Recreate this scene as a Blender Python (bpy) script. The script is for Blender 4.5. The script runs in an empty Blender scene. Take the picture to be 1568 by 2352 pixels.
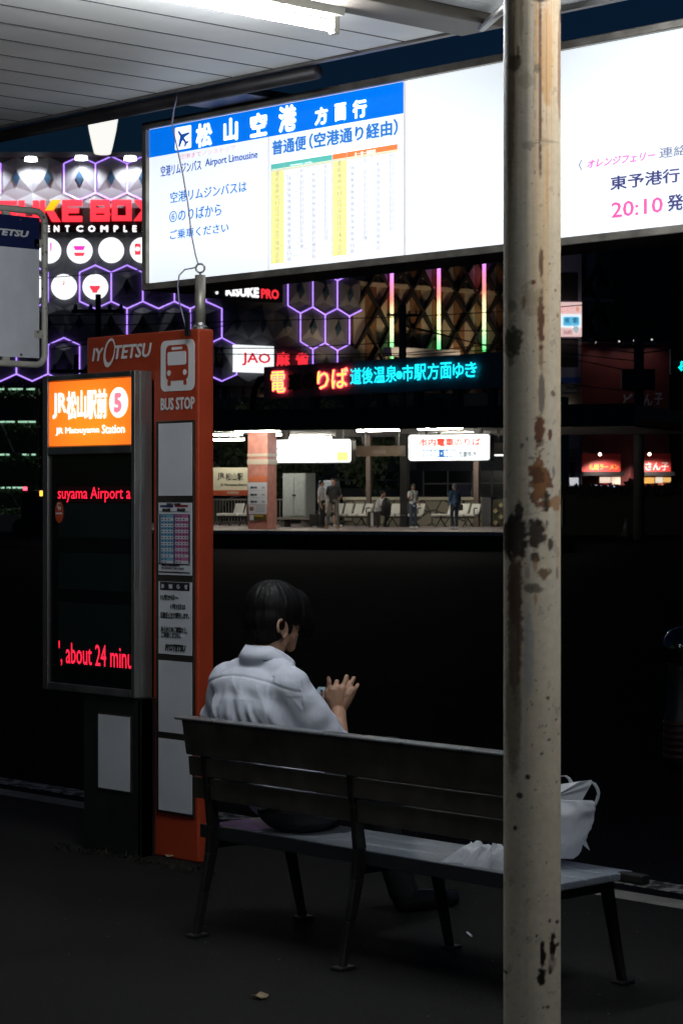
import bpy, bmesh, math, random
from mathutils import Vector, Matrix, noise

# ------------------------------------------------------------------ camera, sky, exposure
SC = bpy.context.scene
COL = SC.collection
FPX, CX, CY, HC = 5200.0, 784.0, 1140.0, 1.6       # focal length and principal point in 1568x2352 units, eye height
R3 = Vector((.683, .7304, 0)); F3 = Vector((-.7304, .683, 0)); Z3 = Vector((0, 0, 1))
CAM = Vector((0, 0, HC))
cd = bpy.data.cameras.new('camera'); cam = bpy.data.objects.new('camera', cd); COL.objects.link(cam)
cam.matrix_world = Matrix((R3.to_4d(), Z3.to_4d(), (-F3).to_4d(), (0, 0, 0, 1))).transposed()
cam.location = CAM
cd.sensor_fit = 'VERTICAL'; cd.sensor_height = 36; cd.sensor_width = 24
cd.lens = FPX / 2352 * 36
cd.shift_y = -(1176 - CY) / 2352
cd.clip_start = .1; cd.clip_end = 2000
cd.dof.use_dof = True; cd.dof.focus_distance = 9.6; cd.dof.aperture_fstop = 14.0
SC.camera = cam
w = bpy.data.worlds.new('World'); SC.world = w; w.use_nodes = True
nt = w.node_tree; bg = nt.nodes['Background']
sky = nt.nodes.new('ShaderNodeTexSky'); sky.sky_type = 'NISHITA'; sky.sun_disc = False
sky.sun_elevation = math.radians(1.5); sky.sun_rotation = math.radians(200)
tint = nt.nodes.new('ShaderNodeMixRGB'); tint.blend_type = 'MULTIPLY'; tint.inputs[0].default_value = 1; tint.inputs[2].default_value = (.022, .078, .25, 1)
nt.links.new(sky.outputs[0], tint.inputs[1]); nt.links.new(tint.outputs[0], bg.inputs[0]); bg.inputs[1].default_value = .11   # last blue light after sunset
SC.view_settings.view_transform = 'Standard'; SC.view_settings.look = 'None'
SC.view_settings.exposure = 0; SC.view_settings.gamma = 1
SC.cycles.max_bounces = 6; SC.cycles.sample_clamp_indirect = 4
random.seed(7)

# lamp strengths (lamps, tubes and lit signs; some tubes assumed or added out of view)
TUBE = 190.0; SIGN_W = .94; NEON = 1.7; PLAT_TUBE = 190.0; SPOT_W = 750

# ------------------------------------------------------------------ helpers
def ray(x, y): return F3 + R3 * ((x - CX) / FPX) + Z3 * ((CY - y) / FPX)
def at(x, y, d): return CAM + ray(x, y) * d
def on_z(x, y, z): r = ray(x, y); return CAM + r * ((z - HC) / r.z)

class Crop:                      # measurement window of the photograph, in its own zoom units
    def __init__(s, x0, y0, x1, zw): s.k = (x1 - x0) / zw * .57415; s.x = x0 * .57415; s.y = y0 * .57415
    def __call__(s, a, b): return s.x + a * s.k, s.y + b * s.k
D = lambda a, b: (a, b)

class Pl:                        # vertical plane: origin, horizontal tangent to the right, normal to the viewer
    def __init__(s, o, t): s.o = Vector((o.x, o.y, 0)); s.t = t.normalized(); s.n = Vector((s.t.y, -s.t.x, 0))
    def uv(s, x, y):
        r = ray(x, y); k = (s.o - CAM).dot(s.n) / r.dot(s.n); p = CAM + r * k
        return (p - s.o).dot(s.t), p.z
    def P(s, a, z, n=0): return s.o + s.t * a + s.n * n + Z3 * z
    def off(s, n): return Pl(s.o + s.n * n, s.t)

_tc = {}
def glyphs(body, bold=0, shear=0, res=2):
    key = (body, bold, shear)
    if key not in _tc:
        c = bpy.data.curves.new('t', 'FONT'); c.body = body; c.resolution_u = res; c.shear = shear
        o = bpy.data.objects.new('t', c); me = bpy.data.meshes.new_from_object(o)
        vs = [v.co.copy() for v in me.vertices]; fs = [tuple(p.vertices) for p in me.polygons]
        if bold > .004:           # heavier strokes: shifted copies, each a hair in front of the last
            n = len(vs); v0, f0_ = vs, fs; vs, fs = [], []
            for li, (dx, dy) in enumerate(((0, 0), (-1, 0), (1, 0), (0, 1), (0, -1), (.7, .7), (-.7, .7), (.7, -.7), (-.7, -.7))):
                vs += [Vector((v.x + dx * bold, v.y + dy * bold, li)) for v in v0]; fs += [tuple(i + li * n for i in f) for f in f0_]
        x0 = min(v.x for v in vs); x1 = max(v.x for v in vs); y0 = min(v.y for v in vs); y1 = max(v.y for v in vs)
        _tc[key] = ([((v.x - x0) / (x1 - x0), (v.y - y0) / (y1 - y0), v.z) for v in vs], fs)
        bpy.data.objects.remove(o); bpy.data.curves.remove(c); bpy.data.meshes.remove(me)
    return _tc[key]

class MB:
    def __init__(s): s.v = []; s.f = []
    def add(s, vs, fs):
        n = len(s.v); s.v += [Vector(v) for v in vs]; s.f += [tuple(i + n for i in f) for f in fs]; return s
    def hexa(s, p):               # 8 corners: bottom 4 ccw, top 4 ccw
        return s.add(p, [(3, 2, 1, 0), (4, 5, 6, 7), (0, 1, 5, 4), (1, 2, 6, 5), (2, 3, 7, 6), (3, 0, 4, 7)])
    def box(s, a, b):
        (x0, y0, z0), (x1, y1, z1) = a, b
        return s.hexa([(x0, y0, z0), (x1, y0, z0), (x1, y1, z0), (x0, y1, z0), (x0, y0, z1), (x1, y0, z1), (x1, y1, z1), (x0, y1, z1)])
    def pbox(s, pl, a0, a1, z0, z1, n0, n1):     # n1 nearer the viewer
        return s.hexa([pl.P(a0, z0, n1), pl.P(a1, z0, n1), pl.P(a1, z0, n0), pl.P(a0, z0, n0),
                       pl.P(a0, z1, n1), pl.P(a1, z1, n1), pl.P(a1, z1, n0), pl.P(a0, z1, n0)])
    def ppx(s, pl, lb, rt, n0, n1):
        a0, z0 = pl.uv(*lb); a1, z1 = pl.uv(*rt); return s.pbox(pl, a0, a1, z0, z1, n0, n1)
    def poly(s, pts): return s.add(pts, [tuple(range(len(pts)))])
    def prism(s, pts, ext):
        n = len(pts); ext = Vector(ext); a = [Vector(p) for p in pts]; b = [p + ext for p in a]
        return s.add(a + b, [tuple(range(n))[::-1], tuple(range(n, 2 * n))] + [(i, (i + 1) % n, (i + 1) % n + n, i + n) for i in range(n)])
    def pprism(s, pl, uvs, n0, n1): return s.prism([pl.P(a, z, n1) for a, z in uvs], pl.n * (n0 - n1))
    def tube(s, pts, r, n=8, caps=True):
        pts = [Vector(p) for p in pts]; rr = r if isinstance(r, (list, tuple)) else [r] * len(pts)
        rings = []; prev = None
        for i, p in enumerate(pts):
            t = (pts[min(i + 1, len(pts) - 1)] - pts[max(i - 1, 0)]).normalized()
            u = prev if prev else (Z3 if abs(t.z) < .9 else Vector((1, 0, 0)))
            u = (u - t * u.dot(t)).normalized(); prev = u; q = t.cross(u)
            rings.append([p + (u * math.cos(k * 2 * math.pi / n) + q * math.sin(k * 2 * math.pi / n)) * rr[i] for k in range(n)])
        vs = [v for g in rings for v in g]; fs = []
        for i in range(len(pts) - 1):
            for k in range(n):
                fs.append((i * n + k, i * n + (k + 1) % n, (i + 1) * n + (k + 1) % n, (i + 1) * n + k))
        if caps: fs += [tuple(range(n))[::-1], tuple(range((len(pts) - 1) * n, len(pts) * n))]
        return s.add(vs, fs)
    def ball(s, c, r, n=12, m=8, rot=None):
        c = Vector(c); r = (r, r, r) if isinstance(r, (int, float)) else r; vs = []; fs = []
        for j in range(1, m):
            for i in range(n):
                a = 2 * math.pi * i / n; b = math.pi * j / m
                v = Vector((r[0] * math.cos(a) * math.sin(b), r[1] * math.sin(a) * math.sin(b), r[2] * math.cos(b)))
                vs.append(c + (rot @ v if rot else v))
        top = Vector((0, 0, r[2])); vs += [c + (rot @ top if rot else top), c - (rot @ top if rot else top)]
        for j in range(m - 2):
            for i in range(n): fs.append((j * n + i, (j + 1) * n + i, (j + 1) * n + (i + 1) % n, j * n + (i + 1) % n))
        T = len(vs) - 2
        for i in range(n): fs += [(T, i, (i + 1) % n), (T + 1, (m - 2) * n + (i + 1) % n, (m - 2) * n + i)]
        return s.add(vs, fs)
    def limb(s, pts, rad):        # overlapping balls along a chain, for organic()
        for i in range(len(pts) - 1):
            a, b = Vector(pts[i]), Vector(pts[i + 1]); L = (b - a).length; st = max(2, int(L / (min(rad[i], rad[i + 1]) * .4)) + 1)
            for k in range(st + 1):
                t = k / st; s.ball(a.lerp(b, t), rad[i] * (1 - t) + rad[i + 1] * t, 12, 8)
        return s
    def lathe(s, c, prof, n=20):
        c = Vector(c); vs = []; fs = []
        for r, z in prof:
            for k in range(n): vs.append(c + Vector((r * math.cos(2 * math.pi * k / n), r * math.sin(2 * math.pi * k / n), z)))
        for i in range(len(prof) - 1):
            for k in range(n): fs.append((i * n + k, i * n + (k + 1) % n, (i + 1) * n + (k + 1) % n, (i + 1) * n + k))
        fs += [tuple(range(n))[::-1], tuple(range((len(prof) - 1) * n, len(prof) * n))]
        return s.add(vs, fs)
    def text(s, pl, body, lb, rt, n=.003, bold=.02, shear=0):
        self_gap = .00025
        a0, z0 = pl.uv(*lb); a1, z1 = pl.uv(*rt); vs, fs = glyphs(body, bold, shear)
        return s.add([pl.P(a0 + (a1 - a0) * u, z0 + (z1 - z0) * v, n + l * self_gap) for u, v, l in vs], fs)
    def disc(s, pl, c, rx, rz, n0, n1, seg=32):
        return s.pprism(pl, [(c[0] + rx * math.cos(2 * math.pi * k / seg), c[1] + rz * math.sin(2 * math.pi * k / seg)) for k in range(seg)], n0, n1)
    def rrect(s, pl, a0, a1, z0, z1, r, n0, n1, seg=5):
        pts = []
        for (cx, cz, s0) in ((a1 - r, z1 - r, 0), (a0 + r, z1 - r, 1), (a0 + r, z0 + r, 2), (a1 - r, z0 + r, 3)):
            for k in range(seg + 1):
                a = (s0 + k / seg) * math.pi / 2; pts.append((cx + r * math.cos(a), cz + r * math.sin(a)))
        return s.pprism(pl, pts, n0, n1)
    def build(s, name, m, parent=None, smooth=False, bevel=0, angle=40):
        me = bpy.data.meshes.new(name)
        xs = [v.x for v in s.v]; ys = [v.y for v in s.v]; zs = [v.z for v in s.v]
        c = Vector(((min(xs) + max(xs)) / 2, (min(ys) + max(ys)) / 2, min(zs)))
        me.from_pydata([v - c for v in s.v], [], s.f); me.validate()
        bm = bmesh.new(); bm.from_mesh(me); bmesh.ops.recalc_face_normals(bm, faces=bm.faces[:])
        bm.to_mesh(me); bm.free()
        if smooth:
            me.polygons.foreach_set('use_smooth', [True] * len(me.polygons))
        me.materials.append(m)
        return link(name, me, c, parent, bevel, angle if smooth else 0)

WL = {}
def link(name, me, c, parent=None, bevel=0, angle=0):
    o = bpy.data.objects.new(name, me); COL.objects.link(o)
    WL[o.name] = Vector(c); o.location = c
    if parent: o.parent = parent; o.location = Vector(c) - WL[parent.name]
    if bevel:
        b = o.modifiers.new('bevel', 'BEVEL'); b.width = bevel; b.segments = 2; b.limit_method = 'ANGLE'
    return o
def tag(o, label, cat=None, group=None, kind=None):
    o['label'] = label
    if cat: o['category'] = cat
    if group: o['group'] = group
    if kind: o['kind'] = kind
    return o
def thing(name, label, cat, loc, group=None):
    o = bpy.data.objects.new(name, None); COL.objects.link(o); o.location = loc; o.empty_display_size = .1
    WL[o.name] = Vector(loc); return tag(o, label, cat, group)
def structure(o): o['kind'] = 'structure'; return o
def dup(root, loc, label, rz=0, group=None):
    r = root.copy(); COL.objects.link(r); r.location = loc; r.rotation_euler.z = rz; WL[r.name] = Vector(loc)
    r['label'] = label
    if group: r['group'] = group
    def kids(src, dst):
        for ch in list(src.children):
            c = ch.copy(); COL.objects.link(c); c.parent = dst; WL[c.name] = WL.get(ch.name, Vector()); kids(ch, c)
    kids(root, r); return r

def organic(name, mb, voxel, m, parent=None, smooth=6, disp=None, sub=0):
    me = bpy.data.meshes.new(name); me.from_pydata(mb.v, [], mb.f)
    o = bpy.data.objects.new(name, me); COL.objects.link(o)
    r = o.modifiers.new('r', 'REMESH'); r.mode = 'VOXEL'; r.voxel_size = voxel
    if smooth: q = o.modifiers.new('s', 'SMOOTH'); q.iterations = smooth; q.factor = .5
    dg = bpy.context.evaluated_depsgraph_get(); dg.update()
    nm = bpy.data.meshes.new_from_object(o.evaluated_get(dg))
    bpy.data.objects.remove(o); bpy.data.meshes.remove(me); nm.name = name
    if disp:
        ns = [v.normal.copy() for v in nm.vertices]
        for v, n in zip(nm.vertices, ns): v.co += n * disp(v.co, n)
    xs = [v.co for v in nm.vertices]
    c = Vector((sum(v.x for v in xs) / len(xs), sum(v.y for v in xs) / len(xs), min(v.z for v in xs)))
    for v in nm.vertices: v.co -= c
    nm.materials.clear(); nm.materials.append(m)
    nm.polygons.foreach_set('use_smooth', [True] * len(nm.polygons))
    return link(name, nm, c, parent)

# ------------------------------------------------------------------ materials
def srgb(r, g, b):
    f = lambda c: (c / 12.92 if c <= .04045 else ((c + .055) / 1.055) ** 2.4)
    return (f(r / 255), f(g / 255), f(b / 255))
def mat(name, col, rough=.5, metal=0, var=0, scale=8, bump=0, bscale=60, stretch=None, spec=.5, coat=0):
    m = bpy.data.materials.new(name); m.use_nodes = True; t = m.node_tree; p = t.nodes['Principled BSDF']
    p.inputs['Base Color'].default_value = (*col, 1); p.inputs['Roughness'].default_value = rough; p.inputs['Metallic'].default_value = metal
    p.inputs['Specular IOR Level'].default_value = spec; p.inputs['Coat Weight'].default_value = coat
    if var or bump:
        tc = t.nodes.new('ShaderNodeTexCoord'); mp = t.nodes.new('ShaderNodeMapping'); t.links.new(tc.outputs['Object'], mp.inputs[0])
        if stretch: mp.inputs['Scale'].default_value = stretch
    if var:
        n = t.nodes.new('ShaderNodeTexNoise'); n.inputs['Scale'].default_value = scale; n.inputs['Detail'].default_value = 6
        t.links.new(mp.outputs[0], n.inputs[0])
        cr = t.nodes.new('ShaderNodeValToRGB'); cr.color_ramp.elements[0].position = .3; cr.color_ramp.elements[1].position = .7
        cr.color_ramp.elements[0].color = (*[c * (1 - var) for c in col], 1); cr.color_ramp.elements[1].color = (*[min(1, c * (1 + var)) for c in col], 1)
        t.links.new(n.outputs[0], cr.inputs[0]); t.links.new(cr.outputs[0], p.inputs['Base Color'])
        mr = t.nodes.new('ShaderNodeMapRange'); mr.inputs[3].default_value = max(0, rough - .12); mr.inputs[4].default_value = min(1, rough + .12)
        t.links.new(n.outputs[0], mr.inputs[0]); t.links.new(mr.outputs[0], p.inputs['Roughness'])
    if bump:
        n2 = t.nodes.new('ShaderNodeTexNoise'); n2.inputs['Scale'].default_value = bscale; n2.inputs['Detail'].default_value = 5
        t.links.new(mp.outputs[0], n2.inputs[0]); b = t.nodes.new('ShaderNodeBump'); b.inputs['Strength'].default_value = bump; b.inputs['Distance'].default_value = .01
        t.links.new(n2.outputs[0], b.inputs['Height']); t.links.new(b.outputs[0], p.inputs['Normal'])
    return m
def emit(name, col, st, rough=.3, gloss=.5):
    m = mat(name, tuple(min(.8, c) for c in col), rough, spec=gloss); p = m.node_tree.nodes['Principled BSDF']
    p.inputs['Emission Color'].default_value = (*col, 1); p.inputs['Emission Strength'].default_value = st
    return m
def attr_mat(name, rough=.5, emis=0, bump=0):
    m = mat(name, (.5, .5, .5), rough, bump=bump, bscale=120); t = m.node_tree; p = t.nodes['Principled BSDF']
    a = t.nodes.new('ShaderNodeVertexColor'); a.layer_name = 'col'
    t.links.new(a.outputs[0], p.inputs['Base Color'])
    if emis: t.links.new(a.outputs[0], p.inputs['Emission Color']); p.inputs['Emission Strength'].default_value = emis
    return m

M = {}
M['black'] = mat('black paint', (.008, .008, .009), .5)
M['dark'] = mat('dark painted metal', (.018, .017, .016), .42, var=.25, scale=14, bump=.05)
M['steel'] = mat('stainless steel', (.30, .29, .28), .38, metal=.9, var=.3, scale=6, stretch=(1, 1, .15))
M['alu'] = mat('weathered aluminium', (.33, .32, .30), .45, metal=.7, var=.35, scale=9)
M['white'] = mat('white paint', (.72, .73, .75), .45, var=.05)
M['panel'] = mat('blank white panel', (.62, .64, .67), .4, var=.07, scale=5)
M['grey'] = mat('grey paint', (.30, .33, .33), .5, var=.1)
M['bluegrey'] = mat('blue grey paint', (.22, .25, .31), .5, var=.1)
M['ink'] = mat('black ink', (.01, .01, .014), .5)
M['tyre'] = mat('rubber', (.01, .01, .01), .8)

# ------------------------------------------------------------------ ground
ROADZ = -.12
def asphalt(name, base, sc=1.0, spec=.2):
    m = mat(name, base, .85, var=.45, scale=1.6 * sc, bump=.6, bscale=180, spec=spec)
    t = m.node_tree; p = t.nodes['Principled BSDF']; old = p.inputs['Base Color'].links[0].from_socket
    tc = t.nodes.new('ShaderNodeTexCoord'); v = t.nodes.new('ShaderNodeTexVoronoi'); v.inputs['Scale'].default_value = 21
    t.links.new(tc.outputs['Object'], v.inputs[0])
    v2 = t.nodes.new('ShaderNodeTexNoise'); v2.inputs['Scale'].default_value = 1.1; t.links.new(tc.outputs['Object'], v2.inputs[0])
    lt = t.nodes.new('ShaderNodeMath'); lt.operation = 'LESS_THAN'; lt.inputs[1].default_value = .085; t.links.new(v.outputs['Distance'], lt.inputs[0])
    g = t.nodes.new('ShaderNodeMath'); g.operation = 'GREATER_THAN'; g.inputs[1].default_value = .76; t.links.new(v.outputs['Color'], g.inputs[0])
    mu = t.nodes.new('ShaderNodeMath'); mu.operation = 'MULTIPLY'; t.links.new(lt.outputs[0], mu.inputs[0]); t.links.new(g.outputs[0], mu.inputs[1])
    mx = t.nodes.new('ShaderNodeMixRGB'); mx.inputs[2].default_value = (.16, .15, .135, 1); t.links.new(mu.outputs[0], mx.inputs[0]); t.links.new(old, mx.inputs[1])
    fn = t.nodes.new('ShaderNodeTexNoise'); fn.inputs['Scale'].default_value = 75; fn.inputs['Detail'].default_value = 3; t.links.new(tc.outputs['Object'], fn.inputs[0])
    fr_ = t.nodes.new('ShaderNodeMapRange'); fr_.inputs[1].default_value = .35; fr_.inputs[2].default_value = .7; fr_.inputs[3].default_value = .45; fr_.inputs[4].default_value = 1.9; t.links.new(fn.outputs[0], fr_.inputs[0])
    ml = t.nodes.new('ShaderNodeMixRGB'); ml.blend_type = 'MULTIPLY'; ml.inputs[0].default_value = 1; t.links.new(mx.outputs[0], ml.inputs[1]); t.links.new(fr_.outputs[0], ml.inputs[2])
    t.links.new(ml.outputs[0], p.inputs['Base Color'])
    return m
g = MB().poly([(-400, -200, ROADZ), (300, -200, ROADZ), (300, 400, ROADZ), (-400, 400, ROADZ)]).build('road', asphalt('road asphalt', (.0085, .0085, .0115), .6, .004)); structure(g)
KY = 7.10
g = MB().box((-60, -30, -.4), (40, KY - .14, 0)).build('pavement', asphalt('pavement asphalt', (.0066, .0063, .0058))); structure(g)
kerbm = mat('kerb concrete', (.22, .21, .19), .8, var=.35, scale=5, bump=.4, bscale=70)
kb = MB()
for i in range(-40, 20): kb.box((i * .6 + .004, KY - .14, -.4), (i * .6 + .596, KY, .004))
structure(kb.build('kerb', kerbm, bevel=.008))
pm = mat('worn white line', (.30, .30, .29), .8, bump=.4, bscale=80)
t = pm.node_tree; p = t.nodes['Principled BSDF']; tc = t.nodes.new('ShaderNodeTexCoord'); n = t.nodes.new('ShaderNodeTexNoise'); n.inputs['Scale'].default_value = 14; n.inputs['Detail'].default_value = 8
t.links.new(tc.outputs['Object'], n.inputs[0]); cr = t.nodes.new('ShaderNodeValToRGB'); cr.color_ramp.elements[0].position = .44; cr.color_ramp.elements[0].color = (.02, .02, .022, 1); cr.color_ramp.elements[1].position = .56; cr.color_ramp.elements[1].color = (.36, .36, .35, 1)
t.links.new(n.outputs[0], cr.inputs[0]); t.links.new(cr.outputs[0], p.inputs['Base Color'])
yl = sum(on_z(x, y, ROADZ).y for x, y in ((96, 1803), (1480, 2037))) / 2
structure(MB().box((-60, yl - .08, ROADZ), (40, yl + .08, ROADZ + .004)).build('road_line', pm))

# litter and weeds
lm = mat('dry leaf', (.30, .22, .12), .7, var=.3)
for i, (x, y, s, a, lab) in enumerate(((598, 2290, .05, .3, 'pale dry leaf lying on the asphalt left of the rusty pole'), (1075, 2147, .055, 1.2, 'pale cigarette end lying on the asphalt under the bench'), (390, 1968, .03, 2, 'small brown leaf at the foot of the orange bus stop'))):
    c = on_z(x, y, .006); mb = MB()
    if i == 1: mb.tube([c + Vector((-.025, .02, .002)), c + Vector((.03, -.015, .002))], .004, 8)
    else:
        pts = [c + Vector((math.cos(a + k * .9) * s * (.5 + .5 * ((k * 7) % 3) / 2), math.sin(a + k * .9) * s * .5, .004 * (k % 3))) for k in range(7)]
        mb.prism(pts, (0, 0, .003))
    tag(mb.build(('leaf', 'cigarette_end', 'leaf')[i], lm if i != 1 else M['white']), lab, ('leaf', 'litter', 'leaf')[i])
wm = mat('weeds', (.016, .017, .008), .8, var=.4, scale=30)
wb = MB()
for k in range(420):
    tt = random.random(); x = 130 + 370 * tt; y = 1938 + 62 * tt + random.gauss(6, 5)
    c = on_z(x, y, .002); a = random.random() * 6.28; l = random.uniform(.01, .035); dv = Vector((math.cos(a), math.sin(a), 0))
    wb.add([c + dv.cross(Z3) * .004, c - dv.cross(Z3) * .004, c + dv * l + Z3 * l * random.uniform(.1, .8)], [(0, 1, 2)])
o = wb.build('weeds', wm); tag(o, 'thin weeds and grit along the foot of the bus stop', kind='stuff')

# ------------------------------------------------------------------ canopy with ceiling boards, beam, gutter, lamps
CZ = 3.40; CEY = 6.30
ceilm = mat('ceiling board', (.78, .78, .76), .5, var=.07, scale=2.5)
can = thing('bus_stop_canopy', 'white boarded canopy over the bus stop with dark gutter along its edge', 'canopy', (-6, 4, CZ))
cb = MB(); X = -12.4
while X < -6.06:
    x1 = min(X + .262, -6.06); cb.box((X + .004, -1.5, CZ), (x1 - .004, CEY, CZ + .03)); X += .262
cb.build('ceiling', ceilm, can, bevel=.0012)
cb = MB(); X = -12.4
while X < -6.1: cb.box((X + .258, -1.5, CZ - .0015), (X + .266, CEY - .002, CZ + .006)); X += .262
cb.build('ceiling_joint', mat('dark joint', (.03, .03, .03), .8), can)
cb = MB(); X = -5.82
while X < 4:
    cb.box((X + .002, -1.5, CZ + .01), (X + .098, CEY, CZ + .04)); X += .1
cb.build('ceiling', ceilm, can, bevel=.004)['label'] = 'finely ribbed white ceiling right of the beam'
beamm = mat('brown beam', (.12, .10, .08), .6, var=.3)
MB().box((-6.05, -1.5, CZ - .03), (-5.83, CEY - .01, CZ + .12)).build('beam', beamm, can, bevel=.006)
MB().box((-12.4, -1.5, CZ + .05), (4, CEY + .06, CZ + .2)).build('roof', M['dark'], can)
MB().box((-12.4, CEY + .003, CZ - .010), (4, CEY + .03, CZ + .048)).build('fascia', mat('grimy fascia', (.16, .15, .15), .5, metal=.4, var=.4, scale=5), can)
MB().tube([(-12.4, CEY + .064, CZ - .034), (-9, CEY + .064, CZ - .034), (-6.95, CEY + .064, CZ - .034)], .030, 14).build('gutter_pipe', mat('gutter', (.018, .016, .018), .5, metal=.3, var=.4), can, smooth=True)
cb = MB().tube([on_z(1106, 64, CZ - .03), on_z(1162, 14, CZ - .03)], .016, 8); cb.build('brace', M['alu'], can, smooth=True)

cream = mat('cream lamp housing', (.62, .60, .52), .4, var=.1)
tubem = emit('lit fluorescent tube', (.91, .96, 1.0), TUBE)
def fluorescent(x, y0, y1, label):
    th = thing('fluorescent_lamp', label, 'lamp', (x, (y0 + y1) / 2, CZ), 'fluorescent lamps under the canopy')
    MB().prism([(x - .032, y0 - .03, CZ - .06), (x + .032, y0 - .03, CZ - .06), (x + .045, y0 - .03, CZ), (x - .045, y0 - .03, CZ)], (0, y1 - y0 + .07, 0)).build('housing', cream, th, bevel=.004)
    for y in (y0 - .02, y1): MB().box((x - .013, y, CZ - .125), (x + .018, y + .03, CZ - .055)).build('socket', cream, th, bevel=.004)
    MB().tube([(x, y0 + .012, CZ - .096), (x, y1 - .001, CZ - .096)], .0185, 16).build('tube', tubem, th, smooth=True)
    return th
p = at(759, 60, 1); rr = p - CAM; k = (CZ - .096 - HC) / rr.z; e = CAM + rr * k
fluorescent(e.x, e.y - 1.2, e.y, 'lit fluorescent lamp under the canopy ceiling at the top of the photo')
fluorescent(-4.3, -1.35, -.35, 'lit fluorescent lamp of the inner row, above and behind the viewpoint')
fluorescent(-2.6, e.y - 1.6, e.y - .5, 'lit fluorescent lamp under the ribbed ceiling, out past the rusty pole')

# ------------------------------------------------------------------ rusty pole
PD = 5.56; pc = at(1221, CY, PD); PR = 65.5 / FPX * PD
def pole():
    n, zs = 120, [i * (CZ + .0) / 1100 for i in range(1101)]
    me = bpy.data.meshes.new('rusty_pole'); vs = []; cols = []
    base = Vector((.80, .71, .57)); cream2 = Vector((.82, .62, .38)); orl_ = Vector((.74, .40, .14)); rust = Vector((.15, .045, .018)); orange = Vector((.42, .17, .045)); dirt = Vector((.07, .045, .025)); blk = Vector((.022, .010, .007)); moss = Vector((.055, .05, .022)); greyb = Vector((.15, .11, .10))
    ka = Crop(1980, 0, 2280, 1008); kb2 = Crop(1900, 1000, 2400, 784); kc = Crop(1900, 2300, 2731, 1568); kd = Crop(1400, 2900, 2731, 1568)
    S = []     # stain: s, z, rs, rz, colour, strength, roughness of the edge
    def st(k, x0, y0, x1, y1, c, a=1, e=.5):
        (xa, ya), (xb, yb) = k(x0, y0), k(x1, y1); f = FPX / PD
        S.append((((xa + xb) / 2 - 1221) / 65.5, HC + (CY - (ya + yb) / 2) / f, abs(xb - xa) / 131, abs(yb - ya) / 2 / f, c, a, e))
    st(ka, 430, -60, 705, 112, blk, 1, .25); st(ka, 850, 130, 900, 330, blk, .9); st(ka, 545, 280, 590, 350, blk, .8)
    st(ka, 546, -50, 592, 2400, rust, .9, .4); st(ka, 585, 60, 730, 1500, orl_, .85, .3); st(ka, 640, 100, 665, 1700, rust, .35, .3)
    st(ka, 820, 200, 875, 1700, Vector((.34, .12, .06)), .7, .3); st(ka, 500, 0, 545, 1050, orl_, .6); st(ka, 490, 940, 580, 1050, dirt, .55)
    st(ka, 150, 780, 310, 1020, blk, .85, .7); st(ka, 265, 640, 300, 860, blk, .7); st(ka, 215, 100, 235, 1300, dirt, .6); st(ka, 300, 0, 345, 620, dirt, .4)
    st(ka, 130, -50, 230, 2600, Vector((.22, .15, .09)), .6, .3); st(ka, 330, 1960, 500, 2060, greyb, .45); st(ka, 500, 1930, 840, 1965, Vector((.3, .2, .14)), .5, .2)
    st(ka, 480, 0, 500, 2300, greyb, .35); st(ka, 650, 1900, 690, 3000, orl_, .6, .3); st(ka, 290, 1050, 470, 1260, dirt, .25)
    st(kb2, 385, 0, 412, 210, rust, .9); st(kb2, 376, 280, 416, 620, rust, .95, .7); st(kb2, 385, 600, 410, 770, rust, .6); st(kb2, 380, 770, 418, 1040, greyb, .8, .4)
    st(kb2, 335, 205, 362, 235, rust, 1); st(kb2, 278, 300, 300, 380, rust, .8); st(kb2, 270, 230, 400, 420, Vector((.3, .2, .1)), .4, .9); st(kb2, 196, 320, 250, 400, rust, .45)
    st(kb2, 180, 480, 282, 690, moss, .95, .8); st(kb2, 195, 620, 250, 740, moss, .6, .9); st(kb2, 462, 885, 490, 925, rust, .8); st(kb2, 484, 255, 498, 275, rust, .8); st(kb2, 500, 405, 512, 430, orange, .8)
    st(kb2, 357, 1040, 420, 1240, rust, .95, .9); st(kb2, 440, 1130, 468, 1200, rust, .95); st(kb2, 268, 1215, 288, 1250, blk, .7); st(kb2, 303, 1180, 318, 1202, blk, .7); st(kb2, 365, 1190, 425, 1240, blk, .5, .9)
    st(kb2, 330, 1270, 448, 1650, rust, .92, 1.4); st(kb2, 345, 1300, 430, 1560, orange, .5, 1.2); st(kb2, 418, 1500, 450, 1640, blk, .9, .8); st(kb2, 340, 1370, 400, 1470, blk, .6, 1.2); st(kb2, 470, 1350, 484, 1430, greyb, .6)
    st(kb2, 448, 1545, 535, 1625, orange, .75, .7); st(kb2, 515, 1500, 528, 1560, greyb, .6); st(kb2, 235, 1570, 290, 1720, blk, .95, .7); st(kb2, 165, 1660, 315, 1950, blk, .97, .5); st(kb2, 200, 1900, 280, 2360, rust, .75, .5)
    st(kb2, 315, 1670, 415, 1870, blk, .95, 1.0); st(kb2, 380, 1780, 440, 1800, blk, .7); st(kb2, 330, 1890, 390, 1950, blk, .9); st(kb2, 440, 1800, 482, 1885, blk, .9, .5); st(kb2, 425, 1690, 440, 1730, greyb, .8)
    st(kb2, 375, 1980, 455, 2060, Vector((.18, .08, .025)), .85, .9); st(kb2, 345, 1930, 375, 2010, orange, .6); st(kb2, 290, 2090, 400, 2145, blk, .7, .9); st(kb2, 350, 2140, 372, 2220, orange, .6)
    st(kb2, 495, 1980, 512, 2060, greyb, .6); st(kb2, 300, 1980, 330, 2060, greyb, .4)
    st(kc, 240, -150, 335, 900, Vector((.13, .06, .03)), .8, .5); st(kc, 225, 500, 330, 1500, Vector((.20, .13, .08)), .65, .3); st(kc, 300, 300, 320, 850, rust, .5)
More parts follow.
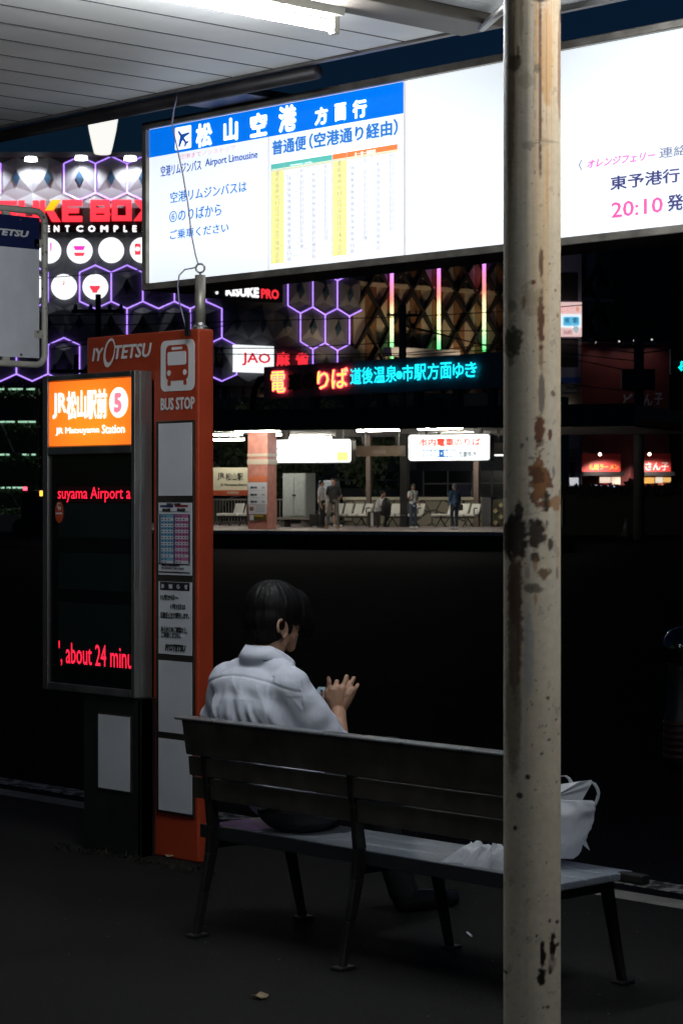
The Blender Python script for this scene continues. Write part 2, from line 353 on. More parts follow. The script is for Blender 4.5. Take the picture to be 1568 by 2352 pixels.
    st(kc, 518, 898, 545, 925, rust, .9, .4); st(kc, 402, 943, 418, 965, blk, .8); st(kc, 350, 240, 420, 900, Vector((.40, .42, .45)), .5, .3)
    for (a, b, r) in ((378, 1500, 18), (320, 1640, 24), (285, 1890, 13), (485, 1325, 13), (540, 1225, 12), (598, 1077, 11), (625, 998, 9), (615, 1190, 9), (505, 1170, 7), (485, 1118, 6), (600, 1545, 10), (260, 795, 9), (290, 495, 12), (538, 995, 8)): st(kc, a - r, b - r, a + r, b + r, blk if r > 15 else greyb, .95 if r > 10 else .7, .4)
    st(kd, 882, 985, 905, 1118, blk, 1, .7); st(kd, 928, 970, 962, 1082, blk, 1, 1.0); st(kd, 960, 1010, 978, 1030, blk, .9); st(kd, 868, 1125, 907, 1208, blk, 1, .8); st(kd, 922, 1110, 940, 1155, blk, .9); st(kd, 922, 1060, 960, 1130, Vector((.3, .24, .2)), .6)
    for (a, b, r) in ((966, 913, 9), (928, 902, 7), (866, 968, 7), (918, 1303, 8), (897, 1304, 5), (815, 1386, 6), (768, 470, 9), (730, 1155, 9)): st(kd, a - r, b - r, a + r, b + r, blk, .9, .4)
    for z in zs:
        for k in range(n):
            a = 2 * math.pi * k / n; v = Vector((PR * math.cos(a), PR * math.sin(a), z)); vs.append(v)
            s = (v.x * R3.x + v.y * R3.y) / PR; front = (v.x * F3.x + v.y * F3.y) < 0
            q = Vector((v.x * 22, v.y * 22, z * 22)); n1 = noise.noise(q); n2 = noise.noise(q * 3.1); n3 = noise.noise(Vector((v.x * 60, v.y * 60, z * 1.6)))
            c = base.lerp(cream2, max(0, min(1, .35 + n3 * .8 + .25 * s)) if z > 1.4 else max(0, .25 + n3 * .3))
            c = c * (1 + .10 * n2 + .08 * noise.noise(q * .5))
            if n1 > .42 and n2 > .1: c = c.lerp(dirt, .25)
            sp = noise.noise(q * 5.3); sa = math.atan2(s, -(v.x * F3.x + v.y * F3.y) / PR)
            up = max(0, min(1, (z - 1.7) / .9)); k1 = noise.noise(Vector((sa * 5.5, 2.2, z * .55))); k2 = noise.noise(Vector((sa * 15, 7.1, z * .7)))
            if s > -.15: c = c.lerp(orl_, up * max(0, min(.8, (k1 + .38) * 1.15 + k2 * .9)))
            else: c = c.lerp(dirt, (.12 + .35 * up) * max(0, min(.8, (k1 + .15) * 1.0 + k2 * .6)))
            if sp > .64: c = c.lerp(greyb, .6)
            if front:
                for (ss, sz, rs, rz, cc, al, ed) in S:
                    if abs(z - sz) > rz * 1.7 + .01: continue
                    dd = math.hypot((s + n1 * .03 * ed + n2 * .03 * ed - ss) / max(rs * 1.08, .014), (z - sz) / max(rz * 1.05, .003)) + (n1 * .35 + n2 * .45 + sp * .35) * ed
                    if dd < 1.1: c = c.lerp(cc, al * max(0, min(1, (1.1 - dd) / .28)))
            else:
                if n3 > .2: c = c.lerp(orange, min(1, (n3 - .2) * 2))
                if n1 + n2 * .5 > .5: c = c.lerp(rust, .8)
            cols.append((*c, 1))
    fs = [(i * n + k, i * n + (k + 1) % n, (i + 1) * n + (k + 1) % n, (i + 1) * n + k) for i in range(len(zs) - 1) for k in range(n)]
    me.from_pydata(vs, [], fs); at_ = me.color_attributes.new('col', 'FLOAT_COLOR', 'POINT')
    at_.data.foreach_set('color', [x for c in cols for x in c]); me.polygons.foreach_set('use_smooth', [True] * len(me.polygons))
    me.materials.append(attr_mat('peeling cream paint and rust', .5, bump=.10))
    th = thing('rusty_pole', 'rust stained cream steel pole holding up the canopy in front of the bench', 'pole', (pc.x, pc.y, 0))
    link('shaft', me, (pc.x, pc.y, 0), th)
    MB().lathe((pc.x, pc.y, 0), [(.13, .001), (.13, .012), (.075, .014), (.072, .03)], 24).build('base_plate', M['dark'], th)
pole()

# ------------------------------------------------------------------ overhead lit sign
SG = Pl(Vector((0, 6.6, 0)), Vector((1, 0, 0)))
c2 = Crop(550, 250, 1700, 1568); c3 = Crop(1331, 0, 2731, 1568)
sx0 = SG.uv(343, 400)[0]; sxm = SG.uv(932, 300)[0]; sx1 = -4.0; SZ0, SZ1 = 2.598, 3.322
white_lit = emit('lit white acrylic', (.85, .93, 1.0), SIGN_W, .12, .4)
t = white_lit.node_tree; pr = t.nodes['Principled BSDF']      # two tubes behind the diffuser
tc = t.nodes.new('ShaderNodeTexCoord'); se = t.nodes.new('ShaderNodeSeparateXYZ'); t.links.new(tc.outputs['Object'], se.inputs[0])
mr = t.nodes.new('ShaderNodeMapRange'); mr.inputs[1].default_value = 0; mr.inputs[2].default_value = .72; cr = t.nodes.new('ShaderNodeValToRGB')
for i, (p_, v_) in enumerate(((0, .88), (.22, 1.06), (.45, 1.02), (.62, .99), (1, .80))):
    e_ = cr.color_ramp.elements[i] if i < 2 else cr.color_ramp.elements.new(p_); e_.position = p_; e_.color = (v_ * .5, v_ * .5, v_ * .5, 1)
mm = t.nodes.new('ShaderNodeMath'); mm.operation = 'MULTIPLY'; mm.inputs[1].default_value = 2 * SIGN_W
t.links.new(se.outputs[2], mr.inputs[0]); t.links.new(mr.outputs[0], cr.inputs[0]); t.links.new(cr.outputs[0], mm.inputs[0]); t.links.new(mm.outputs[0], pr.inputs['Emission Strength'])
blue_lit = emit('lit blue film', srgb(0, 108, 222), .95, .12, .4)
sgn = thing('overhead_bus_sign', 'long backlit sign for the airport bus hung beyond the canopy edge', 'sign', (-6.5, 6.7, SZ0))
fr = .032; fm = mat('sign frame', (.24, .22, .19), .4, metal=.6, var=.35, scale=10)
mb = MB().box((sx0 - fr, 6.58, SZ0 - fr), (sx1 + fr, 6.86, SZ0)).box((sx0 - fr, 6.58, SZ1), (sx1 + fr, 6.86, SZ1 + fr)).box((sx0 - fr, 6.58, SZ0), (sx0, 6.86, SZ1)).box((sx1, 6.58, SZ0), (sx1 + fr, 6.86, SZ1)).box((sx0, 6.82, SZ0), (sx1, 6.855, SZ1))
mb.build('housing', fm, sgn, bevel=.004)
MB().box((sx0 + .001, 6.6, SZ0 + .001), (sxm - .008, 6.625, SZ1 - .001)).build('lit_panel', white_lit, sgn)
rp = MB().box((sxm + .008, 6.6, SZ0 + .001), (sx1 - .001, 6.625, SZ1 - .001)).build('lit_panel', white_lit, sgn)
MB().box((sxm - .007, 6.592, SZ0 + .002), (sxm + .007, 6.62, SZ1 - .002)).build('divider', emit('translucent divider', (.8, .82, .86), .5), sgn)
hz = (SG.uv(*c2(58, 525))[1] + SG.uv(*c2(1455, 272))[1]) / 2
MB().box((sx0 + .004, 6.597, hz), (sxm - .010, 6.6, SZ1 - .003)).build('blue_header', blue_lit, sgn)
wl2 = emit('lit white lettering', (.95, .98, 1), 1.3)
def lett(name, mat_, parent, items, pl, n=.004, bold=.02, shear=0):
    for k, body, lb, rt in items: o = MB().text(pl, body, k(*lb), k(*rt), n, bold, shear).build(name, mat_, parent)
    return o
lett('lettering', wl2, sgn, [(c2, '松', (325, 470), (412, 322)), (c2, '山', (475, 437), (553, 295)), (c2, '空', (620, 414), (712, 266)), (c2, '港', (775, 387), (872, 225)),
     (c2, '方', (973, 347), (1043, 237)), (c2, '面', (1080, 325), (1143, 216)), (c2, '行', (1178, 311), (1255, 195))], SG, .006, .045)
a0, z0 = SG.uv(*c2(211, 480)); a1, z1 = SG.uv(*c2(296, 342))
ic = MB().rrect(SG, a0, a1, z0, z1, .006, .003, .006).build('plane_icon', wl2, sgn)
navy = emit('lit navy film', srgb(25, 80, 165), .75)
def icon_pts(pl, a0, a1, z0, z1, pts): return [(a0 + (a1 - a0) * x, z0 + (z1 - z0) * y) for x, y in pts]
plane = [(0, .46), (.05, .40), (.06, .16), (.44, -.10), (.44, -.19), (.06, -.06), (.045, -.30), (.16, -.40), (.16, -.46), (0, -.41)]
plane = plane + [(-x, y) for x, y in plane[-2:0:-1]]; ca_, sa_ = math.cos(math.radians(40)), math.sin(math.radians(40))
MB().pprism(SG, icon_pts(SG, a0, a1, z0, z1, [(.5 + .95 * (x * ca_ - y * sa_), .5 + .95 * (x * sa_ + y * ca_)) for x, y in plane]), .006, .009).build('plane_mark', navy, ic)
lett('lettering', emit('lit pink film', srgb(196, 120, 150), .8), sgn, [(c2, '空港までノンストップ', (237, 530), (540, 449))], SG, .004, 0)
lett('lettering', navy, sgn, [(c2, '空港リムジンバス', (133, 624), (353, 528)), (c2, 'Airport Limousine', (375, 580), (660, 478))], SG, .004, .012)
bl2 = emit('lit mid blue film', srgb(52, 122, 200), .75)
lett('lettering', bl2, sgn, [(c2, '空港リムジンバスは', (185, 768), (600, 643)), (c2, '⑥のりばから', (180, 874), (462, 768)), (c2, 'ご乗車ください', (183, 968), (502, 872))], SG, .004, .008)
lett('lettering', bl2, sgn, [(c2, '普通便', (738, 508), (925, 395)), (c2, '（空港通り経由）', (940, 475), (1424, 305))], SG, .004, .03)
MB().box((SG.uv(*c2(715, 800))[0], 6.597, SZ0 + .004), (SG.uv(*c2(717, 800))[0] + .0015, 6.6, hz)).build('seam', emit('seam grey', (.5, .53, .6), .6), sgn)
# the two timetables
linem = emit('lit table line', srgb(176, 182, 196), .7); paper = emit('lit table paper', srgb(236, 240, 250), .92)
yel = emit('lit yellow film', srgb(248, 240, 150), .92); numm = emit('lit number ink', srgb(120, 124, 146), .7); cre = emit('lit cream film', srgb(226, 226, 190), .85)
LH = [f'{h:02d}' for h in range(6, 22)]; std = ['06', '21', '36', '51']
LD = [['', '21', '', '51'], ['16', '26', '41', '51']] + [std] * 9 + [['06', '22', '37', '52'], ['07', '22', '37', '52'], ['08', '28', '48', ''], ['11', '', '41', ''], ['05', '', '35', '']]
RD = [['', '21', '', '51'], ['16', '', '41', '51']] + [std] * 11 + [['06', '28', '45', ''], ['10', '', '40', ''], ['05', '', '35', '']]
def table(lb, rt, hb, hcol, data, cols, head):
    (a0, z0), (a1, z1) = SG.uv(*c2(*lb)), SG.uv(*c2(*rt)); zh = SG.uv(*c2(*hb))[1]; ah = SG.uv(*c2(hcol, lb[1]))[0]
    zs = zh - (z1 - zh) * .45; th = MB().pbox(SG, a0, a1, z0, z1, .0025, .004).build('timetable', paper, sgn)
    MB().pbox(SG, a0 + .001, a1 - .001, zh, z1, .004, .005).build('header', head, th)
    MB().pbox(SG, a0 + .001, a1 - .001, zs, zh - .001, .004, .005).build('subheader', cre, th)
    MB().pbox(SG, a0 + .001, ah, z0, zs - .001, .004, .005).build('hour_column', yel, th)
    ln = MB(); nbs = [MB() for _ in range(5)]; dz = (zs - z0) / 16; A = (a1 - ah)
    for i in range(17): ln.pbox(SG, a0, a1, z0 + dz * i - .0008, z0 + dz * i + .0008, .005, .0056)
    for a in (a0, ah, a1): ln.pbox(SG, a - .001, a + .001, z0, z1, .005, .0056)
    ln.build('grid', linem, th)
    def num(j, s, a, zc, w=.020, h=.014):
        vs, fs = glyphs(s, 0); nbs[j].add([SG.P(a - w / 2 + w * u, zc - h / 2 + h * v, .0062 + l * .0002) for u, v, l in vs], fs)
    for i in range(16):
        zc = z0 + dz * (15.5 - i); num(4, LH[i], (a0 + ah) / 2, zc, .022, .016)
        for j in range(4):
            if data[i][j]: num(j, data[i][j], ah + A * (.12 + .255 * j), zc)
    for nb in nbs: nb.build('number_column', numm, th)
    return th, a0, a1, zh, z1, zs, ah
wh = emit('white header ink', (.9, .93, .95), .9)
th, a0, a1, zh, z1, zs, ah = table((733, 1100), (1065, 503), (735, 585), 803, LD, None, emit('lit teal film', srgb(96, 188, 178), .85))
lett('header_text', wh, th, [(c2, '平日用(月〜金曜)', (838, 566), (955, 541))], SG, .0062, .02)
lett('subheader_text', numm, th, [(c2, '時', (765, 604), (778, 592)), (c2, '分', (930, 580), (940, 566))], SG, .0062, 0)
th, a0, a1, zh, z1, zs, ah = table((1068, 1058), (1422, 445), (1072, 530), 1145, RD, None, emit('lit orange film', srgb(250, 128, 72), .9))
lett('header_text', wh, th, [(c2, '土・日・祝日用', (1188, 512), (1302, 474))], SG, .0062, .02)
lett('subheader_text', numm, th, [(c2, '時', (1103, 548), (1116, 536)), (c2, '分', (1280, 524), (1290, 508))], SG, .0062, 0)
pk = emit('lit magenta film', srgb(240, 110, 185), .9)
lett('lettering', pk, rp, [(c3, 'オレンジフェリー', (1140, 756), (1446, 674))], SG, .004, .03, .25)
lett('lettering', emit('lit grey ink', srgb(120, 125, 150), .7), rp, [(c3, '〈', (1104, 764), (1118, 716)), (c3, '連絡〉', (1463, 712), (1620, 640))], SG, .004, .01)
lett('lettering', emit('lit dark navy ink', srgb(62, 62, 120), .6), rp, [(c3, '東予港行', (1245, 855), (1556, 750)), (c3, '発', (1500, 949), (1572, 866))], SG, .004, .02)
lett('lettering', emit('lit rose ink', srgb(226, 92, 160), .85), rp, [(c3, '20:10', (1250, 978), (1480, 880))], SG, .004, .012)
# hangers
hg = MB()
ax = SG.uv(541, 210)[0]; hg.box((ax - .018, 6.68, SZ1 + fr), (ax + .018, 6.73, CZ + .05)).box((ax - .14, 6.40, CZ - .045), (ax + .26, 6.735, CZ - .012))
hg.build('hanger', M['black'], sgn)
ax = -4.72; MB().box((ax - .02, 6.68, SZ1 + fr), (ax + .02, 6.73, CZ + .05)).box((ax - .1, 6.36, CZ - .045), (ax + .1, 6.735, CZ - .012)).build('hanger', M['black'], sgn)

# ------------------------------------------------------------------ orange bus stop pylon + LED cabinet
PF = Pl(Vector((0, 6.285, 0)), Vector((1, 0, 0)))
c4 = Crop(0, 1000, 1000, 1568); c5 = Crop(100, 1900, 1100, 1384); c6 = Crop(150, 1450, 560, 1568)
orange = mat('orange paint', (.36, .045, .016), .38, var=.12, scale=3, bump=.02, bscale=20)
wht = mat('white film', (.70, .70, .70), .5)
py = thing('bus_stop_pylon', 'tall orange bus stop pylon with white bus emblem beside the bench', 'bus stop', (PF.uv(405, 1990)[0], 6.33, 0))
xr = PF.uv(455, 1300)[0]; xl = PF.uv(352, 1300)[0]; xL = PF.uv(200, 800)[0]; zt = PF.uv(430, 756)[1]; zb2 = PF.uv(260, 880)[1]
MB().pprism(PF, [(xl, 0), (xr, 0), (xr, zt), (xL, zt), (xL, zb2), (xl, zb2)], -.09, 0).build('body', orange, py, bevel=.008)
MB().box((xl + .01, 6.30, -.01), (xr - .01, 6.36, .0)).build('footing', M['dark'], py)
itm = [(c4, 'IY', (582, 700), (655, 612)), (c4, 'TETSU', (722, 688), (957, 580))]
em = lett('lettering', wht, py, itm, PF, .003, .03, .22)
mb = MB(); cen = PF.uv(*c4(690, 645)); n = 40; rx, rz = .042, .066
for k in range(n):
    a, b = 2 * math.pi * k / n, 2 * math.pi * (k + 1) / n
    w0 = .72 if True else 0
    f = lambda q, s: PF.P(cen[0] + rx * s * math.cos(q) + .22 * rz * s * math.sin(q), cen[1] + rz * s * math.sin(q), .003)
    wq = lambda q: .74 + .10 * math.cos(q - .8)
    mb.poly([f(a, 1), f(b, 1), f(b, wq(b)), f(a, wq(a))])
mb.build('lettering', wht, py)
a0, z0 = PF.uv(*c4(1012, 890)); a1, z1 = PF.uv(*c4(1222, 556))
bi = MB().rrect(PF, a0, a1, z0, z1, .03, .0005, .003).build('bus_emblem', wht, py)
A = lambda x, y: (a0 + (a1 - a0) * (x - 1012) / 210, z0 + (z1 - z0) * (890 - y) / 334)
bm_ = MB(); q0 = A(1046, 822); q1 = A(1186, 588)
bm_.rrect(PF, q0[0], q1[0], q0[1], q1[1], .028, .003, .0045)
for xx in (1057, 1157): p0 = A(xx, 853); p1 = A(xx + 19, 820); bm_.rrect(PF, p0[0], p1[0], p0[1], p1[1], .006, .003, .0045)
bu = bm_.build('bus_shape', orange, bi)
mb = MB()
for (x0, y0, x1, y1, r) in ((1058, 720, 1174, 632, .010), (1084, 620, 1150, 602, .005)):
    p0 = A(x0, y0); p1 = A(x1, y1); mb.rrect(PF, p0[0], p1[0], p0[1], p1[1], r, .0045, .006)
for xx in (1066, 1165): mb.disc(PF, A(xx, 770), .0125, .0125, .0045, .006, 20)
mb.build('bus_window', wht, bu)
lett('lettering', wht, py, [(c4, 'BUS STOP', (1013, 1008), (1226, 918))], PF, .003, .032)
# panel column
fx0 = PF.uv(363, 1300)[0]; fx1 = PF.uv(449.5, 1300)[0]; fz0 = PF.uv(405, 1870)[1]; fz1 = PF.uv(405, 966)[1]
frm = mat('bronze frame', (.05, .045, .04), .4, metal=.6, var=.2)
pn = MB().pbox(PF, fx0, fx1, fz0, fz1, .001, .012).build('panel_frame', frm, py, bevel=.003)
ix0 = PF.uv(370, 1300)[0]; ix1 = PF.uv(446.5, 1300)[0]
def zc5(a, b): return PF.uv(*c5(845, (a + b) / 2))[1]
zz = [PF.uv(408, 972)[1], zc5(113, 117), zc5(150, 157), zc5(550, 558), zc5(588, 596), zc5(990, 998), zc5(1025, 1036), zc5(1420, 1437), zc5(1458, 1472), zc5(1850, 1880)]
pans = [MB().pbox(PF, ix0, ix1, zz[2 * i + 1], zz[2 * i], .012, .014).build('notice_panel', M['panel'], pn) for i in range(5)]
c7 = Crop(600, 1950, 800, 672)
tt = pans[1]; tt['label'] = 'panel with the blue and pink timetable'
lb_ = mat('timetable blue', srgb(110, 165, 195), .5); lp_ = mat('timetable pink', srgb(180, 105, 150), .5); nv = mat('timetable navy', (.02, .03, .10), .5); rd_ = mat('timetable red', (.25, .03, .04), .5)
def prow(mb, k, x0, y0, x1, y1, n0=.0142, n1=.0148): a, b = PF.uv(*k(x0, y0)); c, d = PF.uv(*k(x1, y1)); mb.pbox(PF, a, c, b, d, n0, n1)
b1, b2, b3, b4, b5 = MB(), MB(), MB(), MB(), MB()
prow(b3, c7, 172, 268, 348, 238); prow(b4, c7, 368, 264, 545, 234)
for x in (160, 352, 553): prow(b3 if x < 500 else b5, c7, x, 1022, x + 20, 366)
for i in range(16):
    y = 366 + i * 41
    if i % 2 == 0: prow(b1, c7, 184, y + 40, 352, y); prow(b2, c7, 374, y + 40, 553, y)
    for x in (192, 236, 281, 323):
        if (i in (0, 14, 15) and x > 240) or (i in (1, 13) and x > 290): continue
        prow(b5, c7, x, y + 28, x + 20, y + 14, .015, .0155); prow(b5, c7, x + 199, y + 28, x + 219, y + 14, .015, .0155)
for y in (325, 360, 1030, 1140): prow(b5, c7, 155, y + 2, 570, y, .015, .0155)
b1.build('blue_rows', lb_, tt); b2.build('pink_rows', lp_, tt); b3.build('navy_bars', nv, tt); b4.build('red_bar', rd_, tt); b5.build('print', M['ink'], tt)
lett('print', M['ink'], tt, [(c7, '松山空港', (208, 318), (312, 280)), (c7, '松山空港', (405, 316), (512, 278)), (c7, '伊予鉄バス 予定時刻表', (265, 236), (450, 210)), (c7, '道路状況により遅れる場合があります', (195, 1052), (440, 1036)), (c7, 'あらかじめご了承ください', (195, 1092), (500, 1076))], PF, .0155, .02)
no = pans[2]; no['label'] = 'panel with a printed notice of holiday dates'
mb = MB(); prow(mb, c7, 172, 1375, 568, 1282); hb = mb.build('notice_header', M['ink'], no)
lett('header_text', M['white'], hb, [(c7, 'お', (192, 1350), (232, 1296)), (c7, '知', (292, 1358), (338, 1298)), (c7, 'ら', (400, 1362), (440, 1304)), (c7, 'せ', (503, 1366), (543, 1306))], PF, .0152, .03)
lett('print', M['ink'], no, [(c7, '12月29日〜', (180, 1508), (424, 1448)), (c7, '1月3日は', (316, 1632), (516, 1572)), (c7, '日祝ダイヤで運行します。', (183, 1745), (565, 1690)), (c7, 'あらかじめご確認の上、', (188, 1938), (540, 1880)), (c7, 'ご利用ください。', (192, 2012), (456, 1952))], PF, .0148, .022)
lett('print', M['ink'], no, [(c7, 'IYOTETSU', (244, 2190), (520, 2118))], PF, .0148, .06, .2)
mb = MB(); prow(mb, c7, 183, 1752, 350, 1748); mb.build('underline', M['ink'], no)
# stub pole and eye on top
s0 = at(460, 748, 9.93); s1 = at(460, 632, 9.93)
MB().tube([s0 - Z3 * .03, s1], .0235, 18).build('stub_pole', mat('galvanised pipe', (.34, .32, .27), .45, metal=.6, var=.25), py, smooth=True)
MB().lathe((s0.x, s0.y, zt - .002), [(.036, 0), (.036, .012), (.026, .018), (.024, .03)], 18).build('pole_collar', M['steel'], py)
e0 = at(460, 616, 9.93); mb = MB(); mb.tube([e0 + (R3 * math.cos(a) + Z3 * math.sin(a)) * .019 for a in [k * math.pi / 12 for k in range(25)]], .0045, 8)
mb.tube([s1 - Z3 * .01, s1 + Z3 * .014], .006, 8); mb.build('eye_bolt', M['steel'], py, smooth=True)

# LED cabinet
LF = Pl(Vector((0, 6.18, 0)), Vector((1, 0, 0)))
lx0, lx1 = LF.uv(98, 1200)[0], LF.uv(309, 1200)[0]; lz1 = (LF.uv(110, 864)[1] + LF.uv(305, 850)[1]) / 2; lz0 = (LF.uv(110, 1584)[1] + LF.uv(300, 1603)[1]) / 2
led = thing('led_bus_display', 'steel framed bus arrival display with lit orange header and red dot text', 'display', ((lx0 + lx1) / 2, 6.25, 0))
zo0 = (LF.uv(*c4(303, 1232))[1] + LF.uv(*c4(818, 1216))[1]) / 2; zo1 = (LF.uv(*c4(303, 832))[1] + LF.uv(*c4(816, 797))[1]) / 2
ox0, ox1 = LF.uv(111, 950)[0], LF.uv(300, 950)[0]; zg1 = LF.uv(200, 1043)[1]; zg0 = lz0 + .035
mb = MB().pbox(LF, lx0, lx1, lz0, lz1, -.10, -.03)                                   # box, then the rim in four bars per window
for (a, b, c, d) in ((lx0, ox0 - .004, lz0, lz1), (ox1 + .002, lx1, lz0, lz1), (ox0 - .004, ox1 + .002, lz0, zg0), (ox0 - .004, ox1 + .002, zg1, zo0 - .004), (ox0 - .004, ox1 + .002, zo1 + .004, lz1)): mb.pbox(LF, a, b, c, d, -.03, 0)
mb.build('cabinet', M['steel'], led, bevel=.004)
om = emit('lit orange acrylic', srgb(255, 122, 28), 1.0, .15)
t = om.node_tree; pr = t.nodes['Principled BSDF']; tc = t.nodes.new('ShaderNodeTexCoord'); gr = t.nodes.new('ShaderNodeTexGradient'); gr.gradient_type = 'SPHERICAL'
mp = t.nodes.new('ShaderNodeMapping'); mp.inputs['Location'].default_value = (0, 0, -.38); mp.inputs['Scale'].default_value = (2.2, 2.2, 3.2); t.links.new(tc.outputs['Object'], mp.inputs[0]); t.links.new(mp.outputs[0], gr.inputs[0])
cr = t.nodes.new('ShaderNodeValToRGB'); cr.color_ramp.elements[0].color = (*srgb(255, 98, 32), 1); cr.color_ramp.elements[1].color = (*srgb(255, 146, 36), 1); cr.color_ramp.elements[1].position = .8
t.links.new(gr.outputs[0], cr.inputs[0]); t.links.new(cr.outputs[0], pr.inputs['Emission Color'])
hd = MB().pbox(LF, ox0, ox1, zo0, zo1, -.03, -.006).build('header_panel', om, led)
LG = LF.off(-.004)
wl3 = emit('lit white film', (1, .95, .97), 1.12)
lett('lettering', wl3, hd, [(c6, 'JR', (240, 868), (448, 460)), (c6, '松', (455, 880), (602, 430)), (c6, '山', (612, 862), (748, 420)), (c6, '駅', (760, 872), (912, 420)), (c6, '前', (918, 862), (1066, 395))], LG, .001, .028)
lett('lettering', wl3, hd, [(c6, 'JR Matsuyama', (288, 1122), (952, 975)), (c6, 'Station', (992, 1090), (1335, 940))], LG, .001, .010)
cn = LG.uv(*c6(1243, 612)); rxx = LG.uv(*c6(1387, 612))[0] - cn[0]; rzz = LG.uv(*c6(1243, 378))[1] - cn[1]
dc = MB().disc(LG, cn, rxx, rzz, 0, .001).build('number_disc', wl3, hd)
lett('numeral', emit('lit pink numeral', srgb(255, 130, 150), 1), dc, [(c6, '5', (1176, 772), (1300, 460))], LG, .002, .06)
gl = MB().pbox(LF, ox0, ox1, zg0, zg1, -.03, -.014).build('display_screen', mat('dark display glass', (.006, .007, .008), .12, spec=.6), led)
sc_ = mat('dim display field', (.010, .016, .015), .25)
LS = LF.off(-.0135)
def scr(k, lb, rt): return LS.uv(*k(*lb)), LS.uv(*k(*rt))
for (y0, y1) in ((345, 160), (630, 440), (940, 725)):
    (a, b), (c, d) = scr(c5, (188, y0), (590, y1)); MB().pbox(LS, a, c, b, d, 0, .0015).build('display_field', sc_, gl)
ledm = emit('red led text', (1, .014, .045), 2.3)
(a, b), (c, d) = scr(c5, (186, 150), (598, 62)); MB().pbox(LS, a, c, b, d, 0, .001).build('text_strip', mat('led strip red glow', (.03, .004, .006), .4), gl)
(a, b), (c, d) = scr(c5, (190, 1050), (598, 940)); MB().pbox(LS, a, c, b, d, 0, .001).build('text_strip', M['ink'], gl)
def dots(body, lb, rt, rows, bold, name='led_text'):          # lettering broken into lamp rows and columns
    vs, fs = glyphs(body, bold); (a0, z0), (a1, z1) = LS.uv(*c5(*lb)), LS.uv(*c5(*rt))
    bm = bmesh.new(); bv = [bm.verts.new((u * (a1 - a0), v * (z1 - z0), l * .0002)) for u, v, l in vs]
    for f in fs:
        try: bm.faces.new([bv[i] for i in f])
        except ValueError: pass
    st = (z1 - z0) / rows; gap = st * .16
    def cut(axis, L):
        k = 0
        while k * st < L:
            for (o_, keep) in ((k * st, -1), (k * st + gap, 1)):
                co = (o_, 0, 0) if axis == 0 else (0, o_, 0); no_ = (1, 0, 0) if axis == 0 else (0, 1, 0)
                bmesh.ops.bisect_plane(bm, geom=bm.verts[:] + bm.edges[:] + bm.faces[:], plane_co=co, plane_no=no_)
            k += 1
        dele = [f for f in bm.faces if (f.calc_center_median()[axis] % st) < gap]
        bmesh.ops.delete(bm, geom=dele, context='FACES')
    cut(1, z1 - z0)
    bm.verts.index_update(); mb = MB(); mb.add([LS.P(a0 + v.co.x, z0 + v.co.y, .002 + v.co.z) for v in bm.verts], [tuple(v.index for v in f.verts) for f in bm.faces]); bm.free()
    mb.build(name, ledm, gl)
dots('suyama Airport a', (185, 152), (587, 66), 16, .004)
dots("', about 24 minu", (190, 1056), (597, 950), 16, .004)
# round sticker on the glass
cn = LF.off(-.008).uv(*c5(190, 206)); LT = LF.off(-.008)
stk = MB().disc(LT, cn, .030, .050, -.002, .001, 36).build('round_sticker', mat('orange sticker', srgb(190, 72, 42), .5), led)
mb = MB()
for (a, b, c, d) in ((-.011, .018, -.007, .042), (-.004, .012, .014, .026), (-.004, .006, -.002, .012), (.011, .006, .013, .012), (-.004, .038, .010, .041)): mb.pbox(LT, cn[0] + a, cn[0] + c, cn[1] + b, cn[1] + d, .001, .002)
for i in range(7): mb.pbox(LT, cn[0] - .024 + i * .007, cn[0] - .019 + i * .007, cn[1] - .010, cn[1] - .002, .001, .002)
mb.build('sticker_print', wht, stk)
bx0, bx1 = LF.off(-.02).uv(193, 1750)[0], PF.uv(356, 1750)[0]
bs = MB().box((bx0, 6.20, 0), (lx1 + .02, 6.285, lz0)).box((lx1 + .02, 6.20, 0), (xl - .002, 6.27, lz0)).build('pedestal', mat('black pedestal', (.012, .011, .010), .5, var=.3), led, bevel=.004)
PB = Pl(Vector((0, 6.2, 0)), Vector((1, 0, 0)))
a0, z0 = PB.uv(*c5(416, 1728)); a1, z1 = PB.uv(*c5(590, 1342))
MB().pbox(PB, a0 - .006, a1 + .006, z0 - .006, z1 + .006, .0, .008).build('plate_frame', frm, bs)
MB().pbox(PB, a0, a1, z0, z1, .008, .010).build('plate', M['panel'], bs)

# wire from the canopy to the eye bolt
wm_ = mat('grey cable', (.22, .21, .30), .5)
d0 = 9.85
pts = [(411, 205, 10.1), (400, 250, 10.0), (395, 285, 9.95), (405, 330, d0), (420, 400, d0), (432, 470, d0), (440, 540, d0), (449, 585, d0), (455, 607, d0), (447, 615, d0), (425, 619, d0), (412, 632, d0), (408, 655, d0), (411, 690, d0), (420, 725, 9.86), (428, 757, 9.86)]
tag(MB().tube([at(*q) for q in pts], .0035, 6).build('hanging_wire', wm_, smooth=True), 'thin grey wire hanging from the canopy gutter to the ring on the orange pylon', 'wire')
MB().box(tuple(at(424, 772, 9.86)), tuple(at(424, 772, 9.86) + Vector((.028, .01, .1)))).build('clip', M['black'], py)

